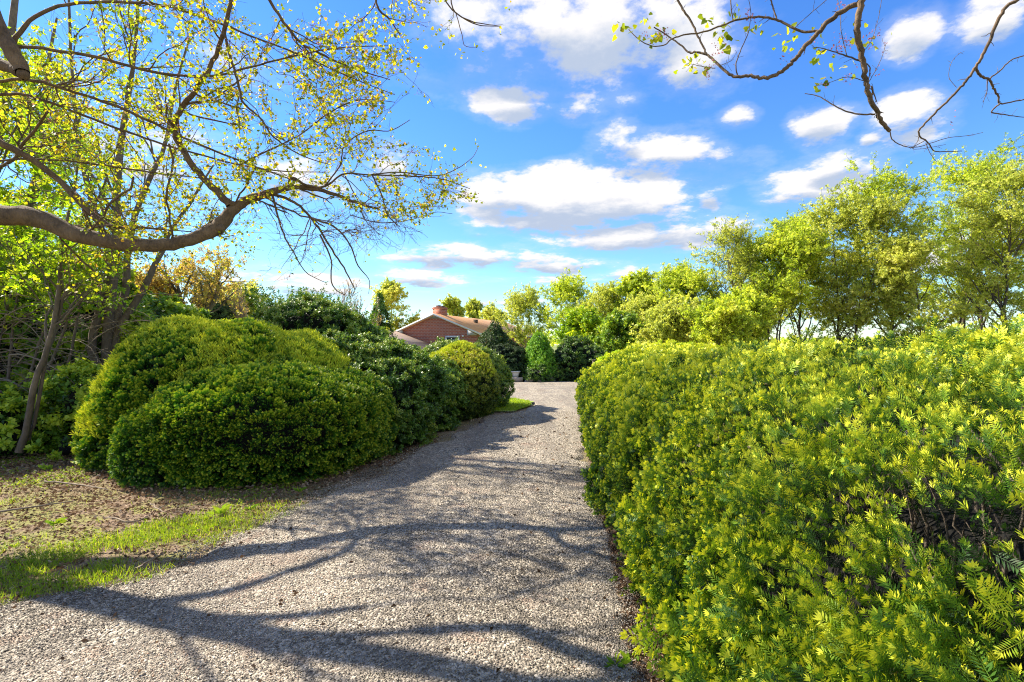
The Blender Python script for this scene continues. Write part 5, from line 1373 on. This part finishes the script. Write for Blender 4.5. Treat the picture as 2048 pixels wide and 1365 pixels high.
bm = MB(); bm.tubes(Pw, np.repeat(np.linspace(.011, .003, 9)[None], n, 0) * rng.uniform(.6, 1.4, (n, 1)), 5)
P1, R1 = grow(Pw, np.full(Pw.shape[:2], .006), 4, (.3, 1), (25, 60), (.25, .7), 5, .6, 0, .2); bm.tubes(P1, np.maximum(R1, .0025), 3)
P1 = P1
tag(br); bm.build('stems', M['bark3'], br)

# far line of trees along the field edge
global_far = MB(); wfz = MB()
nF = 16000
a = rng.uniform(-900, 900, nF); dF = 330 + rng.normal(size=nF) * 10
hF = 4 + 3 * np.abs(Wave(90, .02)(np.stack([a, a * 0, a * 0], -1)))
P = np.stack([a, dF, rng.random(nF) ** .8 * hF], -1)
scatter(global_far, SPRW, P, rng.normal(size=(nF, 3)) + [0, 0, .5], rng.uniform(1.2, 2.8, nF), np.clip(rng.normal(.4, .2, nF), 0, 1))
tag(global_far.build('distant_wood', M['tree']), 'far low line of woods on the horizon', 'wood', kind='stuff')

# ------------------------------------------------------------------ grass, litter, weeds, sticks
def zone(x, y):
    return (x < drive_left(y) - .0) & (y < 6.6)
gm = MB(); n = 110000
x = rng.uniform(-6.2, -2.0, n); y = rng.uniform(3.0, 6.4, n)
Pn = np.stack([x, y, x * 0], -1); dn = Wave(95, 2.2)(Pn) * .5 + Wave(96, 7)(Pn) * .35
# thick tuft patch beside the gravel, thin elsewhere
patch = np.exp(-(((x + 3.2) / .62) ** 2 + ((y - 4.45) / .36) ** 2)) * 1.25 + np.exp(-(((x + 3.6) / .6) ** 2 + ((y - 3.75) / .32) ** 2)) * 1.3 + .10 * (y < 5.2)
k = zone(x - .12 - .08 * dn, y) & (rng.random(n) < np.clip((patch * .8 + .42 * (y < 5.9)) * np.clip(.45 + dn * 1.2, 0.02, 1.2), 0, 1))
x, y = x[k], y[k]; n = len(x)
P = np.stack([x, y, x * 0 - .01], -1)
BL = (np.array([[-.045, 0, 0], [.045, 0, 0], [.03, .55, .10], [-.03, .55, .10], [.004, 1, .34], [-.004, 1, .34]]), np.array([[0, 1, 2, 3], [3, 2, 4, 5]]))
ax = rng.normal(size=(n, 3)) * .42 + [0, 0, 1]
gm.inst(BL[0], BL[1], P, frame(ax), rng.uniform(.02, .068, n), np.clip(rng.normal(.55, .2, n), 0, 1))
# the lawn patch far off
n2 = 26000; x = rng.uniform(-3, .6, n2); y = rng.uniform(13.0, 16.2, n2); k = x < drive_left(y) - .02; x, y = x[k], y[k]
gm.inst(BL[0] * [2.2, 1, 1], BL[1], np.stack([x, y, x * 0 + .02], -1), frame(rng.normal(size=(len(x), 3)) * .4 + [0, 0, 1]), rng.uniform(.03, .06, len(x)), np.clip(rng.normal(.62, .16, len(x)), 0, 1))
n3 = 26000; x = rng.uniform(-8.5, -1.8, n3); y = rng.uniform(3.3, 8.2, n3); Pn = np.stack([x, y, x * 0], -1)
dn = Wave(95, 2.2)(Pn) * .5 + Wave(97, 5)(Pn) * .45
k = zone(x, y * .8) & (x < drive_left(y) - .02) & (rng.random(n3) < np.clip(.25 + dn * .7, 0, .9)); P = Pn[k] + [0, 0, .008]
scatter(gm, SPRS, P, rng.normal(size=P.shape) * .6 + [0, 0, .5], rng.uniform(.018, .042, len(P)), np.clip(rng.normal(.5, .2, len(P)), 0, 1))
tag(gm.build('grass', M['grass']), 'short spring grass in patches beside the drive', 'grass', kind='stuff')

lm = MB(); n = 60000
x = rng.uniform(-9.5, -1.3, n); y = rng.uniform(3.0, 9.6, n)
k = (x < drive_left(y) + .1 + rng.normal(size=n) * .12) & (np.abs(x) < y * 1.15)
x1, y1 = x[k], y[k]
yr = 1.9 + 10 * rng.random(34000) ** 1.5; xr2 = drive_right(yr) + np.abs(rng.normal(size=34000)) * .24 - .07
xd = rng.uniform(-3.5, 1.6, 1800); yd_ = 2 + 10 * rng.random(1800) ** 1.6; kd = (xd > drive_left(yd_)) & (xd < drive_right(yd_)); xr2 = np.concatenate([xr2, xd[kd]]); yr = np.concatenate([yr, yd_[kd]])
x = np.concatenate([x1, xr2]); y = np.concatenate([y1, yr]); n = len(x); isr = np.arange(n) >= len(x1)
P = np.stack([x, y, rng.uniform(.0, .018, n) + .012 * isr], -1)
ax = rng.normal(size=(n, 3)) * [1, 1, .18]; spn = np.cross(np.tile([0, 0, 1.], (n, 1)) + rng.normal(size=(n, 3)) * .3, ax)
wdt = np.where(rng.random(n) < .45, .12, .55)
Sz = np.stack([wdt, np.ones(n), np.ones(n)], -1) * (rng.uniform(.014, .05, n) * np.interp(y, [2, 9], [.8, 1.3]))[:, None]
lm.inst(*quadleaf(1, .15), P, frame(ax, spn), Sz, np.clip(rng.normal(.55, .27, n) - .1 * isr, 0, 1))
tag(lm.build('leaf_litter', M['litter']), 'dry brown leaf litter and needles along the drive edges', 'leaf litter', kind='stuff')

WEEDS = 'weeds sprouting along the drive edge'
def weed(u, v, s_, lab, seed):
    global rng
    Yw = EYE * FPX / (v - HV); p = px(u, v, Yw); k_ = rng; rng = np.random.default_rng(seed)
    m_ = MB(); n = 16
    a = rng.uniform(0, 6.28, n); ax = np.stack([np.cos(a), np.sin(a), rng.uniform(.15, .9, n)], -1)
    TV = np.array([[0, 0, 0], [.10, .3, .06], [.14, .62, .08], [0, 1, -.02], [-.14, .62, .08], [-.10, .3, .06]]); TF = np.array([[0, 1, 2, 5], [5, 2, 3, 4]])
    P = np.tile(p + [0, 0, .012], (n, 1)) + rng.normal(size=(n, 3)) * [s_ * .12, s_ * .12, 0]
    spn = np.cross(np.tile([0, 0, 1.], (n, 1)), ax)
    m_.inst(TV, TF, P, frame(ax, spn), s_ * rng.uniform(.5, 1.1, n), np.clip(rng.normal(.55, .15, n), 0, 1))
    rng = k_
    tag(m_.build('weed', M['under']), lab, 'weed', WEEDS)
for i, (u, v, s_, lab) in enumerate([
    (1285, 1270, .075, 'leafy weed tucked against the near foot of the right hedge'),
    (1232, 1335, .085, 'weed lowest in the picture on the right drive edge'),
    (1265, 1325, .08, 'weed between the lowest weed and the hedge foot'),
    (1300, 1310, .07, 'weed half under the near end of the right hedge'),
    (1225, 1165, .055, 'small weed alone on the right litter strip midway up'),
    (1190, 1032, .06, 'tiny far weed on the right gravel margin'),
    (1248, 1195, .05, 'small weed close below the lone midway weed'),
    (440, 1030, .13, 'tall toothed weed in front of the spreading yew'),
    (500, 1022, .09, 'low weed right of the toothed weed under the yew'),
    (600, 985, .10, 'weed in shade at the foot of the spreading yew, farthest right'),
    (110, 1050, .10, 'sunlit weed in the mossy ground at left'),
    (95, 940, .12, 'weed clump near the sapling foot'),
]): weed(u, v, s_, lab, 500 + i)

def stick(pts, r, lab, seed):
    k = np.random.default_rng(seed)
    P = np.array([px(u, v, EYE * FPX / (v - HV)) for u, v in pts]); P[:, 2] = .02 + r
    C = catmull(P, 14); C[:, :2] += k.normal(size=(14, 2)) * .008
    m_ = MB(); m_.tubes(C[None], np.linspace(r, r * .45, 14)[None], 6); m_.tubes(np.stack([C[8], C[8] + [.04, .06, .02], C[8] + [.07, .13, .03]])[None], np.array([[r * .6, r * .5, r * .3]]), 5)
    tag(m_.build('fallen_stick', M['bark3']), lab, 'stick', 'fallen sticks on the ground')
stick([(0, 1030), (70, 1020), (150, 1008)], .012, 'long fallen stick lying in the moss at the left edge', 1)
stick([(90, 968), (160, 975), (215, 985)], .012, 'dark fallen stick on the leaf litter before the yews', 2)
stick([(300, 1012), (325, 1030)], .009, 'short pale broken stick in front of the spreading yew', 3)
stick([(1050, 1288), (1080, 1300), (1100, 1312)], .005, 'thin stick lying on the gravel near the bottom', 4)
stick([(275, 1145), (298, 1128)], .009, 'short dead stick at the grass edge by the gravel', 5)
stick([(215, 1040), (262, 1050), (300, 1040)], .008, 'curved stick between the grass and the yew shade', 6)

print('script', round(time.time() - T0, 1), 's; faces', sum(len(o.data.polygons) for o in bpy.data.objects if o.type == 'MESH'))
